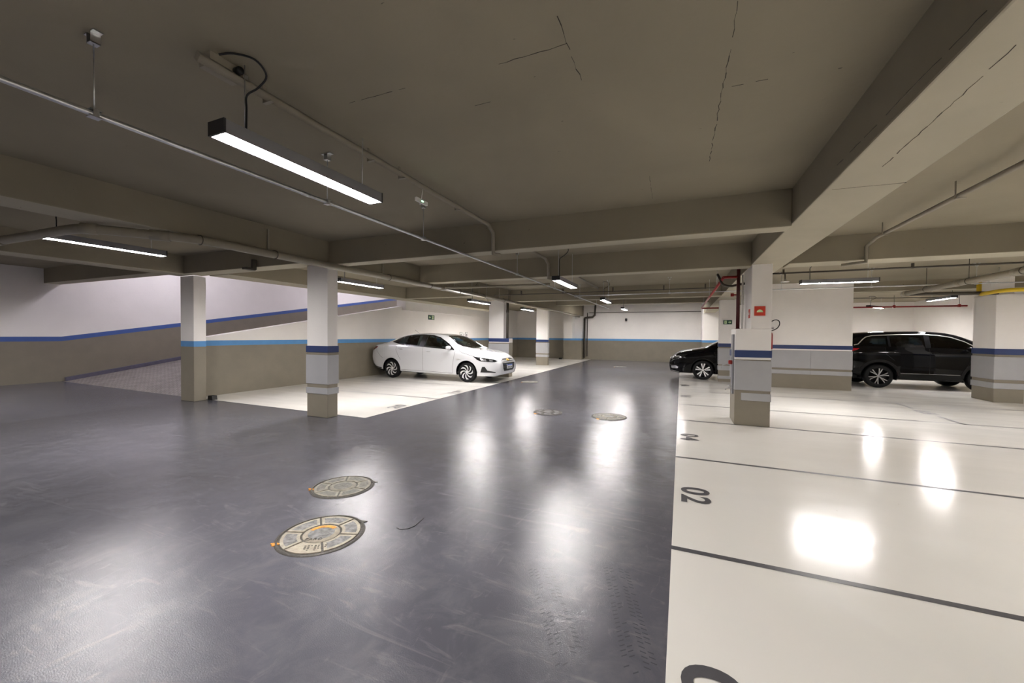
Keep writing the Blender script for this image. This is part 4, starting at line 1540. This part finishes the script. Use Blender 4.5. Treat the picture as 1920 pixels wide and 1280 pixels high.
    def side(self, poly, mname, name, parent, off=0.004, both=True, cell=0.05, thick=0.0):
        out = []
        for s in ((-1, 1) if both else (-1,)):
            out.append(self.decal(poly, lambda u, v: (u, s * 2.0, v), (0, -s, 0), mname, name, parent, off, cell, thick))
        return out

    def top(self, poly, mname, name, parent, off=0.004, cell=0.05):
        return self.decal(poly, lambda u, v: (u, v, 3.0), (0, 0, -1), mname, name, parent, off, cell)

    def front(self, poly, mname, name, parent, off=0.004, cell=0.05, thick=0.0, rear=False):
        return self.decal(poly, lambda u, v: (self.L + 2 if not rear else -2, u, v), (-1 if not rear else 1, 0, 0), mname, name, parent, off, cell, thick)

    @staticmethod
    def border(poly, wd):
        """ring of quads just inside an outline"""
        n = len(poly)
        P2 = [Vector(p) for p in poly]
        area = sum(P2[i].x * P2[(i + 1) % n].y - P2[(i + 1) % n].x * P2[i].y for i in range(n))
        sg = 1 if area > 0 else -1
        inn = []
        for i in range(n):
            d1 = (P2[i] - P2[i - 1]).normalized()
            d2 = (P2[(i + 1) % n] - P2[i]).normalized()
            n1, n2 = Vector((-d1.y, d1.x)) * sg, Vector((-d2.y, d2.x)) * sg
            b = (n1 + n2)
            b = b.normalized() if b.length > 1e-3 else n1
            k = wd / max(b.dot(n1), 0.45)
            inn.append(tuple(P2[i] + b * k))
        return [[tuple(P2[i]), tuple(P2[(i + 1) % n]), inn[(i + 1) % n], inn[i]] for i in range(n)]

    def line(self, pts, wd, mname, name, parent, both=True, off=0.003):
        """thin strip along a side-view polyline"""
        a, b = [], []
        for i, p in enumerate(pts):
            q0, q1 = Vector(pts[max(i - 1, 0)]), Vector(pts[min(i + 1, len(pts) - 1)])
            d = (q1 - q0).normalized()
            nrm = Vector((-d.y, d.x)) * wd / 2
            a.append(tuple(Vector(p) + nrm))
            b.append(tuple(Vector(p) - nrm))
        return self.side(a + b[::-1], mname, name, parent, off, both, 0.06)


def make_wheel(parent, x, y, side, r, width, rimr, style, mats):
    """side -1 = the face looks towards -y; the axle is local y"""
    wroot = empty('wheel', (x, y, r), 0)
    wroot.parent = parent
    if side > 0:
        wroot.rotation_euler = (0, 0, PI)
    h = width / 2
    prof = [(rimr + 0.004, -h + 0.012), (rimr + 0.02, -h + 0.003), (r - 0.045, -h), (r - 0.014, -h + 0.012), (r, -h + 0.035), (r, h - 0.035), (r - 0.014, h - 0.012),
            (r - 0.045, h), (rimr + 0.02, h - 0.003), (rimr + 0.004, h - 0.012)]
    MB().lathe(prof, 'tyre', (0, 0, 0), 'y', 40, caps=False).build('tyre', wroot)
    MB().lathe([(rimr + 0.006, -h + 0.012), (rimr + 0.004, -h + 0.006), (rimr - 0.008, -h + 0.01), (rimr - 0.014, -h + 0.03), (rimr - 0.02, 0.0), (0.05, 0.01), (0, 0.01)],
               mats[0], (0, 0, 0), 'y', 40, caps=False).build('rim', wroot)
    MB().lathe([(0, -h + 0.022), (0.028, -h + 0.022), (0.036, -h + 0.03), (0.04, 0.0)], mats[1], (0, 0, 0), 'y', 20).build('hub_cap', wroot)
    n = {'swirl': 8, 'twin': 5, 'y': 6}[style]
    r0, r1 = 0.035, rimr - 0.006
    me = None
    for k in range(n):
        a0 = 2 * PI * k / n + 0.3
        m = MB()

        def blade(da0, da1, w0, w1, m=m, curve=0.0, ra=r0, rb=r1):
            L_, R_ = [], []
            for q in range(7):
                t = q / 6
                rr = ra + (rb - ra) * t
                a = a0 + da0 + (da1 - da0) * t + curve * t * t
                hw = (w0 + (w1 - w0) * t) / 2
                c, s = math.cos(a), math.sin(a)
                L_.append((c * rr - s * hw, s * rr + c * hw, t))
                R_.append((c * rr + s * hw, s * rr - c * hw, t))
            poly = L_ + R_[::-1]
            dep = lambda t: -h + 0.028 - 0.014 * t
            m.prism(poly, lambda p: (p[0], dep(p[2]), p[1]), lambda p: (p[0], dep(p[2]) + 0.016, p[1]), mats[2])
        if style == 'swirl':
            blade(0, 0.10, 0.020, 0.030, curve=0.5)
            blade(0.14, 0.42, 0.014, 0.034, curve=0.42, ra=0.085)
        elif style == 'twin':
            blade(-0.18, -0.21, 0.020, 0.046, ra=0.05)
            blade(0.18, 0.21, 0.020, 0.046, ra=0.05)
        else:
            blade(-0.06, -0.18, 0.022, 0.026)
            blade(0.06, 0.18, 0.022, 0.026)
        m.build('spoke', wroot)
    return wroot


def box_tapered(m, x0, x1, y0, y1, z0, z1, mname, lean=0.0):
    m.prism([(x0, z0), (x1, z0), (x1 + lean, z1), (x0 + lean, z1)], lambda p: (p[0], y0, p[1]), lambda p: (p[0], y1, p[1]), mname)


def build_car(P, label):
    car = Car(P)
    root = empty(P['name'], P['loc'], P.get('rz', 0))
    tag(root, label, 'car')
    L = car.L
    bm = car.shell()
    me = bpy.data.meshes.new('body')
    bm.to_mesh(me)
    bm.free()
    me.materials.append(MATS[P['paint']])
    body = bpy.data.objects.new('body', me)
    COL.objects.link(body)
    body.parent = root
    bm = car.shell(inset=0.03)
    me = bpy.data.meshes.new('interior_lining')
    bm.to_mesh(me)
    bm.free()
    me.materials.append(MATS['interior'])
    o = bpy.data.objects.new('interior_lining', me)
    COL.objects.link(o)
    o.parent = root
    # floor pan, wheel wells, wheels
    m = MB()
    hb = P['hubs']
    rr = P['arch']
    W = max(P['w'][1])
    z0 = P['pan']
    m.box(0.25, L - 0.3, -W + 0.32, W - 0.32, z0, z0 + 0.12, 'black_plastic')
    m.box(hb[0] + rr, hb[1] - rr, -W + 0.09, W - 0.09, z0 + 0.02, z0 + 0.12, 'black_plastic')
    m.build('underbody', root)
    for hx in hb:
        for s in (-1, 1):
            m = MB()
            pr = []
            ns = 18
            ya, yb = s * (W - 0.035), s * (W - 0.33)
            base = len(m.v)
            for k in range(ns + 1):
                a = -0.25 + (PI + 0.5) * k / ns
                m.v.append((hx + math.cos(a) * (rr + 0.004), ya, P['r'] + math.sin(a) * (rr + 0.004)))
                m.v.append((hx + math.cos(a) * (rr + 0.004), yb, P['r'] + math.sin(a) * (rr + 0.004)))
            for k in range(ns):
                m.face((base + 2 * k, base + 2 * k + 1, base + 2 * k + 3, base + 2 * k + 2), 'interior', True)
            m.face([base + 2 * k + 1 for k in range(ns + 1)], 'interior')
            m.build('wheel_well', root)
            make_wheel(root, hx, s * (W - 0.015 - P['tw'] / 2), s, P['r'], P['tw'], P['rimr'], P['style'], P['rim_mats'])
    # glazing
    for poly in P['side_glass']:
        car.side(poly, P['glass'], 'side_window', root, 0.002, cell=0.06)
        if P['paint'] == 'car_white':
            car.side(car.border(poly, 0.035), 'pillar_black', 'window_border', root, 0.0028)
    for poly in P['side_trim']:
        car.side(poly, 'pillar_black' if P['paint'] == 'car_white' else 'interior', 'pillar_trim', root, 0.003)
    if 'shield' in P:
        hs = P['shield']
        car.top([(x, y) for x, y in hs] + [(x, -y) for x, y in hs[::-1]], P['glass_front'], 'windscreen', root, 0.002, 0.07)
        full = [(x, y) for x, y in hs] + [(x, -y) for x, y in hs[::-1] if y > 0]
        full = [q for i, q in enumerate(full) if i == 0 or q != full[i - 1]]
        if full[0] == full[-1]:
            full.pop()
        car.decal(car.border(full, 0.085), lambda u, v: (u, v, 3.0), (0, 0, -1), 'pillar_black', 'windscreen_border', root, 0.003, 0.05)
    if 'rear_glass' in P:
        hs = P['rear_glass']
        car.top([(x, y) for x, y in hs] + [(x, -y) for x, y in hs[::-1]], P['glass'], 'rear_window', root, 0.002, 0.07)
    # cabin
    sx = P['seat']
    zf = z0 + 0.12
    for (x, ys_) in ((sx, (-0.36, 0.36)), (sx - 0.95, (-0.33, 0.33))):
        for y in ys_:
            m = MB()
            box_tapered(m, x - 0.05, x + 0.45, y - 0.24, y + 0.24, zf + 0.08, zf + 0.24, 'interior')
            box_tapered(m, x - 0.10, x + 0.06, y - 0.22, y + 0.22, zf + 0.2, P['seat_top'] - 0.16, 'interior', -0.14)
            o = m.build('seat', root)
            bevel(o, 0.05, 3)
            m = MB()
            box_tapered(m, x - 0.24, x - 0.14, y - 0.13, y + 0.13, P['seat_top'] - 0.18, P['seat_top'], 'interior', -0.03)
            bevel(m.build('headrest', root), 0.035, 3)
    m = MB()
    box_tapered(m, sx + 0.75, sx + 1.25, -W + 0.14, W - 0.14, zf + 0.3, P['dash'], 'interior', 0.05)
    bevel(m.build('dashboard', root), 0.05, 3)
    m = MB()
    m.tube([(sx + 0.66 + 0.06 * math.sin(a), 0.36 * P.get('driver', 1) + 0.17 * math.cos(a), P['dash'] - 0.03 + 0.17 * math.sin(a)) for a in [2 * PI * k / 20 for k in range(20)]],
           0.014, 'black_plastic', 8, closed=True)
    m.build('steering_wheel', root)
    # mirrors
    for s in (-1, 1):
        mx, mz = P['mirror']
        m = MB()
        n = 12
        prof = [(0.0, -0.11), (0.055, -0.09), (0.078, -0.03), (0.08, 0.03), (0.06, 0.08), (0.0, 0.10)]
        yy = s * (W - 0.02)
        m.lathe([(r_, h_) for r_, h_ in prof], P['paint'], (0, 0, 0), 'y', 16)
        o = m.build('door_mirror', root, (mx, yy + s * 0.13, mz))
        o.scale = (0.95, 1.0, 0.82)
        MB().tube([(mx - 0.02, yy - s * 0.07, mz - 0.07), (mx, yy + s * 0.06, mz - 0.03)], 0.022, 'black_plastic', 8).build('mirror_arm', root)
    for ln in P.get('seams', []):
        car.line(ln, 0.007, 'seam' if P['paint'] == 'car_white' else 'black_plastic', 'panel_gap', root)
    for (hx, hz) in P.get('handles', []):
        car.side([(hx - 0.085, hz - 0.012), (hx + 0.085, hz - 0.016), (hx + 0.085, hz + 0.012), (hx - 0.085, hz + 0.016)], P.get('handle_mat', P['paint']), 'door_handle', root, 0.022, thick=0.012)
        car.side([(hx - 0.06, hz - 0.024), (hx + 0.06, hz - 0.024), (hx + 0.05, hz + 0.006), (hx - 0.05, hz + 0.006)], 'seam', 'handle_recess', root, 0.003)
    for args in P.get('side_decals', []):
        poly, mm, nm = args[:3]
        car.side(poly, mm, nm, root, *(args[3:] or (0.005,)))
    for args in P.get('front_decals', []):
        poly, mm, nm, off = args[:4]
        car.front(poly, mm, nm, root, off, 0.05, args[4] if len(args) > 4 else 0.0)
    for args in P.get('rear_decals', []):
        poly, mm, nm, off = args[:4]
        car.front(poly, mm, nm, root, off, 0.05, 0.0, True)
    if 'antenna' in P:
        ax, az, tx, tz = P['antenna']
        m = MB().tube([(ax, 0, az - 0.01), (tx, 0, tz)], 0.004, 'black_plastic', 6)
        m.lathe([(0, 0), (0.035, 0), (0.03, 0.02), (0, 0.035)], P['paint'], (ax, 0, az - 0.01), 'z', 12)
        m.build('antenna', root)
    return root, car


# --- white saloon, nose towards +X
W0 = dict(
    name='white_car', loc=(-9.93, 11.44, 0), L=4.93, paint='car_white', N=140,
    zt=([0, 0.10, 0.33, 0.60, 0.95, 1.35, 1.75, 2.15, 2.6, 3.0, 3.25, 3.5, 3.75, 3.95, 4.3, 4.6, 4.78, 4.88, 4.93],
        [1.00, 1.095, 1.13, 1.185, 1.335, 1.44, 1.50, 1.515, 1.50, 1.435, 1.345, 1.225, 1.10, 1.03, 0.965, 0.89, 0.80, 0.735, 0.68]),
    zs=([0, 0.3, 0.9, 1.5, 2.3, 3.0, 3.5, 3.9, 4.3, 4.6, 4.8, 4.93], [0.94, 1.07, 1.09, 1.08, 1.05, 1.01, 0.965, 0.92, 0.86, 0.79, 0.72, 0.62]),
    w=([0, 0.12, 0.4, 0.9, 1.5, 3.8, 4.3, 4.6, 4.8, 4.93], [0.66, 0.77, 0.84, 0.87, 0.87, 0.87, 0.86, 0.80, 0.70, 0.58]),
    zb=([0, 0.25, 0.6, 1.4, 3.5, 4.4, 4.75, 4.93], [0.45, 0.34, 0.27, 0.235, 0.21, 0.21, 0.20, 0.25]),
    wr=([0, 0.6, 1.2, 2.2, 3.0, 3.5, 4.0, 4.93], [0.55, 0.56, 0.585, 0.60, 0.60, 0.64, 0.70, 0.5]),
    hubs=(1.00, 3.88), r=0.31, arch=0.365, tw=0.195, rimr=0.232, style='swirl', rim_mats=('rim_dark', 'rim_silver', 'rim_silver'), pan=0.20,
    glass='glass_tint', glass_front='glass_clear', seat=2.55, seat_top=1.36, dash=1.03, mirror=(3.30, 1.06),
    nose_k=0.8, nose_z=0.48, tail_k=1.0, tail_z=0.72)
roofline = [(0.91, 1.208), (1.12, 1.315), (1.40, 1.405), (1.74, 1.455), (2.14, 1.468), (2.53, 1.445), (2.80, 1.38), (3.05, 1.25), (3.24, 1.134), (3.42, 0.995)]
beltln = [(3.42, 0.985), (2.95, 1.015), (2.18, 1.063), (1.58, 1.093), (1.24, 1.142)]
glass_all = roofline + beltln
W0['side_glass'] = [glass_all]
W0['side_holes'] = [[(1.52, 1.14), (1.56, 1.385), (1.8, 1.425), (2.02, 1.43), (2.02, 1.10)], [(2.34, 1.10), (2.34, 1.415), (2.53, 1.40), (2.78, 1.33), (3.0, 1.21), (3.16, 1.07)]]
W0['side_trim'] = [[(2.09, 1.07), (2.12, 1.462), (2.32, 1.455), (2.29, 1.055)],
                   [(1.42, 1.11), (1.46, 1.415), (1.48, 1.42), (1.45, 1.11)],
                   [(0.91, 1.208), (1.12, 1.315), (1.30, 1.37), (1.24, 1.142)],
                   [(3.12, 1.01), (3.15, 1.20), (3.24, 1.134), (3.42, 0.995), (3.42, 0.985)]]
W0['shield'] = [(2.98, 0.0), (2.99, 0.45), (3.05, 0.53), (3.45, 0.66), (3.66, 0.66), (3.90, 0.45), (3.98, 0.0)]
W0['top_holes'] = [[(3.03, -0.01), (3.04, 0.44), (3.12, 0.50), (3.46, 0.62), (3.62, 0.61), (3.80, 0.43), (3.85, -0.01)],
                   [(0.62, -0.01), (0.64, 0.44), (1.18, 0.42), (1.18, -0.01)]]
W0['rear_glass'] = [(0.52, 0.0), (0.55, 0.50), (1.25, 0.46), (1.25, 0.0)]
W0['seams'] = [[(2.25, 1.05), (2.27, 0.7), (2.27, 0.30)], [(3.46, 0.95), (3.44, 0.80), (3.39, 0.50), (3.385, 0.27)],
               [(1.20, 1.14), (1.18, 0.95), (1.26, 0.80), (1.38, 0.62)], [(1.40, 0.30), (2.3, 0.285), (3.39, 0.265)],
               [(3.60, 0.97), (3.70, 0.915), (3.80, 0.89), (4.12, 0.815)], [(0.33, 1.05), (0.36, 0.88), (0.52, 0.72), (0.64, 0.66)]]
W0['handles'] = [(1.40, 0.99), (2.48, 0.93)]
W0['side_decals'] = [
    ([(0.03, 1.06), (0.10, 1.075), (0.28, 1.055), (0.40, 1.045), (0.30, 0.97), (0.20, 0.925), (0.05, 0.92)], 'lens_red', 'tail_light', 0.008),
    ([(4.10, 0.815), (4.24, 0.79), (4.55, 0.755), (4.74, 0.72), (4.83, 0.68), (4.78, 0.645), (4.55, 0.655), (4.38, 0.665), (4.25, 0.71)], 'lens_dark', 'headlight', 0.006),
    ([(4.30, 0.765), (4.52, 0.735), (4.55, 0.675), (4.40, 0.685)], 'lens_bright', 'headlight_lens', 0.011),
    ([(4.62, 0.725), (4.72, 0.70), (4.72, 0.665), (4.64, 0.67)], 'lens_bright', 'headlight_lens', 0.011),
    ([(3.52, 0.715), (3.66, 0.72), (3.66, 0.70), (3.52, 0.695)], 'chrome', 'side_badge', 0.006),
    ([(4.36, 0.33), (4.42, 0.50), (4.50, 0.505), (4.58, 0.39), (4.80, 0.35), (4.80, 0.325)], 'black_plastic', 'fog_recess', 0.006),
    ([(0.03, 0.46), (0.10, 0.50), (0.30, 0.38), (0.58, 0.33), (0.56, 0.27), (0.30, 0.30), (0.08, 0.38)], 'black_plastic', 'bumper_skirt', 0.006),
]
gr = [(-0.52, 0.715), (-0.25, 0.66), (0.25, 0.66), (0.52, 0.715), (0.47, 0.735), (-0.47, 0.735)]
W0['front_decals'] = [
    ([(-0.50, 0.67), (-0.30, 0.735), (0.30, 0.735), (0.50, 0.67), (0.44, 0.645), (-0.44, 0.645)], 'black_plastic', 'upper_grille', 0.004),
    ([(-0.46, 0.62), (0.46, 0.62), (0.42, 0.43), (0.33, 0.35), (-0.33, 0.35), (-0.42, 0.43)], 'black_plastic', 'lower_grille', 0.004),
    ([(-0.20, 0.55), (0.20, 0.55), (0.20, 0.42), (-0.20, 0.42)], 'plate_white', 'number_plate', 0.03, 0.004),
    ([(-0.20, 0.55), (0.20, 0.55), (0.20, 0.52), (-0.20, 0.52)], 'plate_blue', 'plate_strip', 0.037),
    ([(-0.11, 0.668), (-0.045, 0.668), (-0.04, 0.655), (0.04, 0.655), (0.045, 0.668), (0.11, 0.668), (0.095, 0.715), (0.045, 0.715), (0.04, 0.727), (-0.04, 0.727), (-0.045, 0.715), (-0.095, 0.715)], 'gold', 'emblem', 0.012, 0.006),
] + [([(-0.44 + 0.01 * q, z), (0.44 - 0.01 * q, z), (0.44 - 0.01 * q, z + 0.012), (-0.44 + 0.01 * q, z + 0.012)], 'chrome' if q == 0 else 'lens_dark', 'grille_bar', 0.012) for q, z in enumerate((0.605, 0.565, 0.52, 0.475, 0.43, 0.39))] \
  + [([(-0.45, 0.69), (0.45, 0.69), (0.45, 0.70), (-0.45, 0.70)], 'chrome', 'grille_bar', 0.008)]
W0['antenna'] = (1.55, 1.475, 1.31, 1.62)
wc, wcar = build_car(W0, 'white saloon car with silver and black swirl wheels parked in the left bays')

hit = wcar.bvh.ray_cast(Vector((8, 0, 0.47)), Vector((-1, 0, 0)))[0]
put_text('3K30', 0.055, 'sign_black', wc, 'plate_lettering', (hit.x + 0.040, 0, 0.468), (0, 1, 0), (0, 0, 1), 0.30, 0.002, 0.001)

# --- black suv, tail at the left, nose behind the thick column
U = dict(
    name='black_suv', loc=(4.55, 15.92, 0), L=4.05, paint='car_black', N=120,
    zt=([0, 0.12, 0.35, 0.7, 1.2, 1.9, 2.3, 2.6, 2.85, 3.1, 3.3, 3.6, 3.85, 4.0, 4.05], [1.50, 1.57, 1.63, 1.66, 1.68, 1.69, 1.665, 1.60, 1.50, 1.37, 1.22, 1.12, 1.04, 0.93, 0.85]),
    zs=([0, 0.3, 1.2, 2.2, 2.9, 3.2, 3.6, 3.9, 4.05], [1.17, 1.20, 1.19, 1.165, 1.15, 1.12, 1.04, 0.93, 0.80]),
    w=([0, 0.1, 0.35, 0.8, 3.3, 3.7, 3.95, 4.05], [0.76, 0.83, 0.89, 0.91, 0.91, 0.88, 0.78, 0.66]),
    zb=([0, 0.3, 0.6, 1.4, 3.0, 3.6, 4.05], [0.48, 0.40, 0.30, 0.27, 0.28, 0.30, 0.34]),
    wr=([0, 0.5, 2.4, 2.9, 3.3, 4.05], [0.62, 0.66, 0.66, 0.68, 0.74, 0.6]),
    hubs=(0.86, 3.12), r=0.345, arch=0.42, tw=0.22, rimr=0.245, style='y', rim_mats=('rim_dark', 'rim_grey', 'rim_grey'), pan=0.24,
    glass='glass_dark', glass_front='glass_dark', seat=1.85, seat_top=1.50, dash=1.18, mirror=(2.78, 1.19),
    nose_k=0.5, nose_z=0.6, tail_k=0.35, tail_z=0.75)
U['side_glass'] = [[(0.42, 1.235), (0.60, 1.47), (0.72, 1.52), (1.38, 1.555), (1.90, 1.56), (2.20, 1.54), (2.50, 1.48), (2.76, 1.365), (2.92, 1.24), (2.92, 1.19), (2.2, 1.20), (1.2, 1.22)]]
U['side_holes'] = [[(0.62, 1.27), (0.74, 1.46), (1.05, 1.49), (1.05, 1.27)], [(1.16, 1.26), (1.16, 1.50), (1.86, 1.51), (1.86, 1.25)],
                   [(2.04, 1.24), (2.04, 1.50), (2.2, 1.495), (2.46, 1.43), (2.68, 1.32), (2.74, 1.23)]]
U['side_trim'] = [[(1.90, 1.20), (1.90, 1.555), (2.02, 1.55), (2.02, 1.20)], [(1.08, 1.22), (1.08, 1.54), (1.13, 1.54), (1.13, 1.22)]]
U['shield'] = [(2.42, 0.0), (2.44, 0.5), (2.95, 0.72), (3.2, 0.5), (3.28, 0.0)]
U['top_holes'] = [[(2.48, -0.01), (2.50, 0.47), (2.92, 0.66), (3.08, 0.46), (3.14, -0.01)]]
ct = [(0.28, 1.26), (0.38, 1.29), (0.50, 1.43), (0.58, 1.50), (0.74, 1.55), (1.38, 1.585), (1.90, 1.59), (2.20, 1.57), (2.50, 1.51), (2.76, 1.395), (2.92, 1.28)]
U['seams'] = [[(1.98, 1.18), (1.98, 0.5), (1.96, 0.34)], [(2.86, 1.13), (2.80, 0.8), (2.62, 0.4)], [(1.00, 1.2), (1.02, 1.0), (1.20, 0.82)]]
U['handles'] = [(1.12, 1.08), (2.12, 1.05)]


def ring_poly(cx, cz, r0, r1, a0, a1, n=16):
    p = [(cx + math.cos(a) * r1, cz + math.sin(a) * r1) for a in [a0 + (a1 - a0) * k / n for k in range(n + 1)]]
    q = [(cx + math.cos(a) * r0, cz + math.sin(a) * r0) for a in [a1 - (a1 - a0) * k / n for k in range(n + 1)]]
    return p + q


U['side_decals'] = [
    (ring_poly(0.86, 0.345, 0.425, 0.50, 0.05, PI - 0.25), 'cladding', 'arch_cladding', 0.008),
    (ring_poly(3.12, 0.345, 0.425, 0.50, 0.15, PI - 0.05), 'cladding', 'arch_cladding', 0.008),
    ([(1.28, 0.29), (1.36, 0.44), (2.62, 0.44), (2.70, 0.30)], 'cladding', 'sill_cladding', 0.010),
    ([(1.34, 0.445), (1.34, 0.458), (2.62, 0.458), (2.62, 0.445)], 'rim_grey', 'sill_strip', 0.012),
    ([(0.02, 0.50), (0.40, 0.60), (0.40, 0.40), (0.02, 0.45)], 'cladding', 'bumper_cladding', 0.008),
    ([(0.02, 1.12), (0.06, 1.17), (0.40, 1.16), (0.30, 1.10), (0.20, 1.07), (0.04, 1.06)], 'lens_red_vivid', 'tail_light', 0.008),
]
U['antenna'] = (0.42, 1.635, 0.34, 1.78)
suv, ucar = build_car(U, 'black suv with chrome window trim parked between the partition wall and thick column')
a_, b_ = [], []
for i, p in enumerate(ct):
    q0, q1 = Vector(ct[max(i - 1, 0)]), Vector(ct[min(i + 1, len(ct) - 1)])
    d = (q1 - q0).normalized()
    nr = Vector((-d.y, d.x)) * 0.012
    a_.append(tuple(Vector(p) + nr))
    b_.append(tuple(Vector(p) - nr))
ucar.side(a_ + b_[::-1], 'chrome', 'window_trim', suv, 0.006)
# --- black saloon, nose towards -X, most of it hidden
B = dict(
    name='black_sedan', loc=(3.95, 15.74, 0), rz=PI, L=4.32, paint='car_black', N=120,
    zt=([0, 0.1, 0.5, 1.0, 1.6, 2.2, 2.6, 3.0, 3.25, 3.45, 3.8, 4.05, 4.2, 4.28, 4.32], [0.98, 1.08, 1.12, 1.30, 1.45, 1.44, 1.36, 1.19, 1.08, 1.045, 0.985, 0.92, 0.84, 0.77, 0.70]),
    zs=([0, 0.5, 1.5, 2.5, 3.0, 3.4, 3.8, 4.1, 4.32], [0.92, 1.02, 1.02, 0.99, 0.96, 0.93, 0.88, 0.80, 0.62]),
    w=([0, 0.15, 0.6, 1.2, 3.4, 3.8, 4.1, 4.25, 4.32], [0.66, 0.78, 0.85, 0.87, 0.87, 0.86, 0.80, 0.70, 0.60]),
    zb=([0, 0.4, 1.0, 3.3, 3.9, 4.32], [0.40, 0.28, 0.22, 0.20, 0.21, 0.24]),
    wr=([0, 0.6, 1.6, 2.8, 3.4, 4.32], [0.55, 0.57, 0.60, 0.62, 0.70, 0.5]),
    hubs=(0.85, 3.25), r=0.325, arch=0.375, tw=0.21, rimr=0.24, style='twin', rim_mats=('rim_dark', 'rim_silver', 'rim_silver'), pan=0.19,
    glass='glass_dark', glass_front='glass_clear', seat=2.0, seat_top=1.32, dash=1.0, mirror=(2.72, 1.03),
    nose_k=0.8, nose_z=0.5, tail_k=0.8, tail_z=0.7)
B['side_glass'] = [[(0.95, 1.06), (1.2, 1.26), (1.6, 1.38), (2.2, 1.37), (2.5, 1.29), (2.85, 1.05), (2.9, 0.985), (1.8, 1.03)]]
B['side_holes'] = [[(1.2, 1.10), (1.4, 1.27), (1.65, 1.33), (1.75, 1.33), (1.75, 1.08)], [(1.85, 1.08), (1.85, 1.33), (2.15, 1.33), (2.42, 1.25), (2.68, 1.07)]]
B['side_trim'] = [[(1.76, 1.03), (1.76, 1.37), (1.84, 1.37), (1.84, 1.03)]]
B['shield'] = [(2.45, 0.0), (2.47, 0.46), (2.9, 0.66), (3.1, 0.5), (3.24, 0.0)]
B['top_holes'] = [[(2.52, -0.01), (2.54, 0.42), (2.9, 0.6), (3.0, 0.46), (3.1, -0.01)]]
B['seams'] = [[(2.9, 0.95), (2.86, 0.7), (2.84, 0.3)], [(3.3, 0.97), (3.7, 0.90), (3.95, 0.86)]]
B['side_decals'] = [
    ([(3.72, 0.86), (3.95, 0.845), (4.22, 0.78), (4.30, 0.70), (4.22, 0.67), (4.02, 0.72), (3.85, 0.79)], 'lens_dark', 'headlight', 0.006),
    ([(3.98, 0.82), (4.12, 0.79), (4.12, 0.74), (4.00, 0.76)], 'lens_bright', 'headlight_lens', 0.011),
    ([(4.16, 0.775), (4.24, 0.745), (4.24, 0.71), (4.17, 0.72)], 'lens_bright', 'headlight_lens', 0.011),
    ([(4.02, 0.42), (4.12, 0.46), (4.26, 0.44), (4.24, 0.36), (4.04, 0.36)], 'lens_bright', 'fog_light', 0.006),
    ([(4.00, 0.245), (4.25, 0.29), (4.25, 0.275), (4.00, 0.228)], 'chrome', 'bumper_strip', 0.006),
    (ring_poly(3.25, 0.325, 0.385, 0.40, 0.3, PI - 0.4), 'cladding', 'arch_lip', 0.006),
]
B['front_decals'] = [
    ([(-0.5, 0.71), (0.5, 0.71), (0.42, 0.55), (-0.42, 0.55)], 'black_plastic', 'grille', 0.004),
    ([(-0.52, 0.72), (0.52, 0.72), (0.52, 0.70), (-0.52, 0.70)], 'chrome', 'grille_bar', 0.008),
    ([(-0.45, 0.40), (0.45, 0.40), (0.40, 0.28), (-0.40, 0.28)], 'black_plastic', 'intake', 0.004),
]
bs, bcar = build_car(B, 'black sedan with silver twin-spoke wheels, nose out past the column with the exit sign')
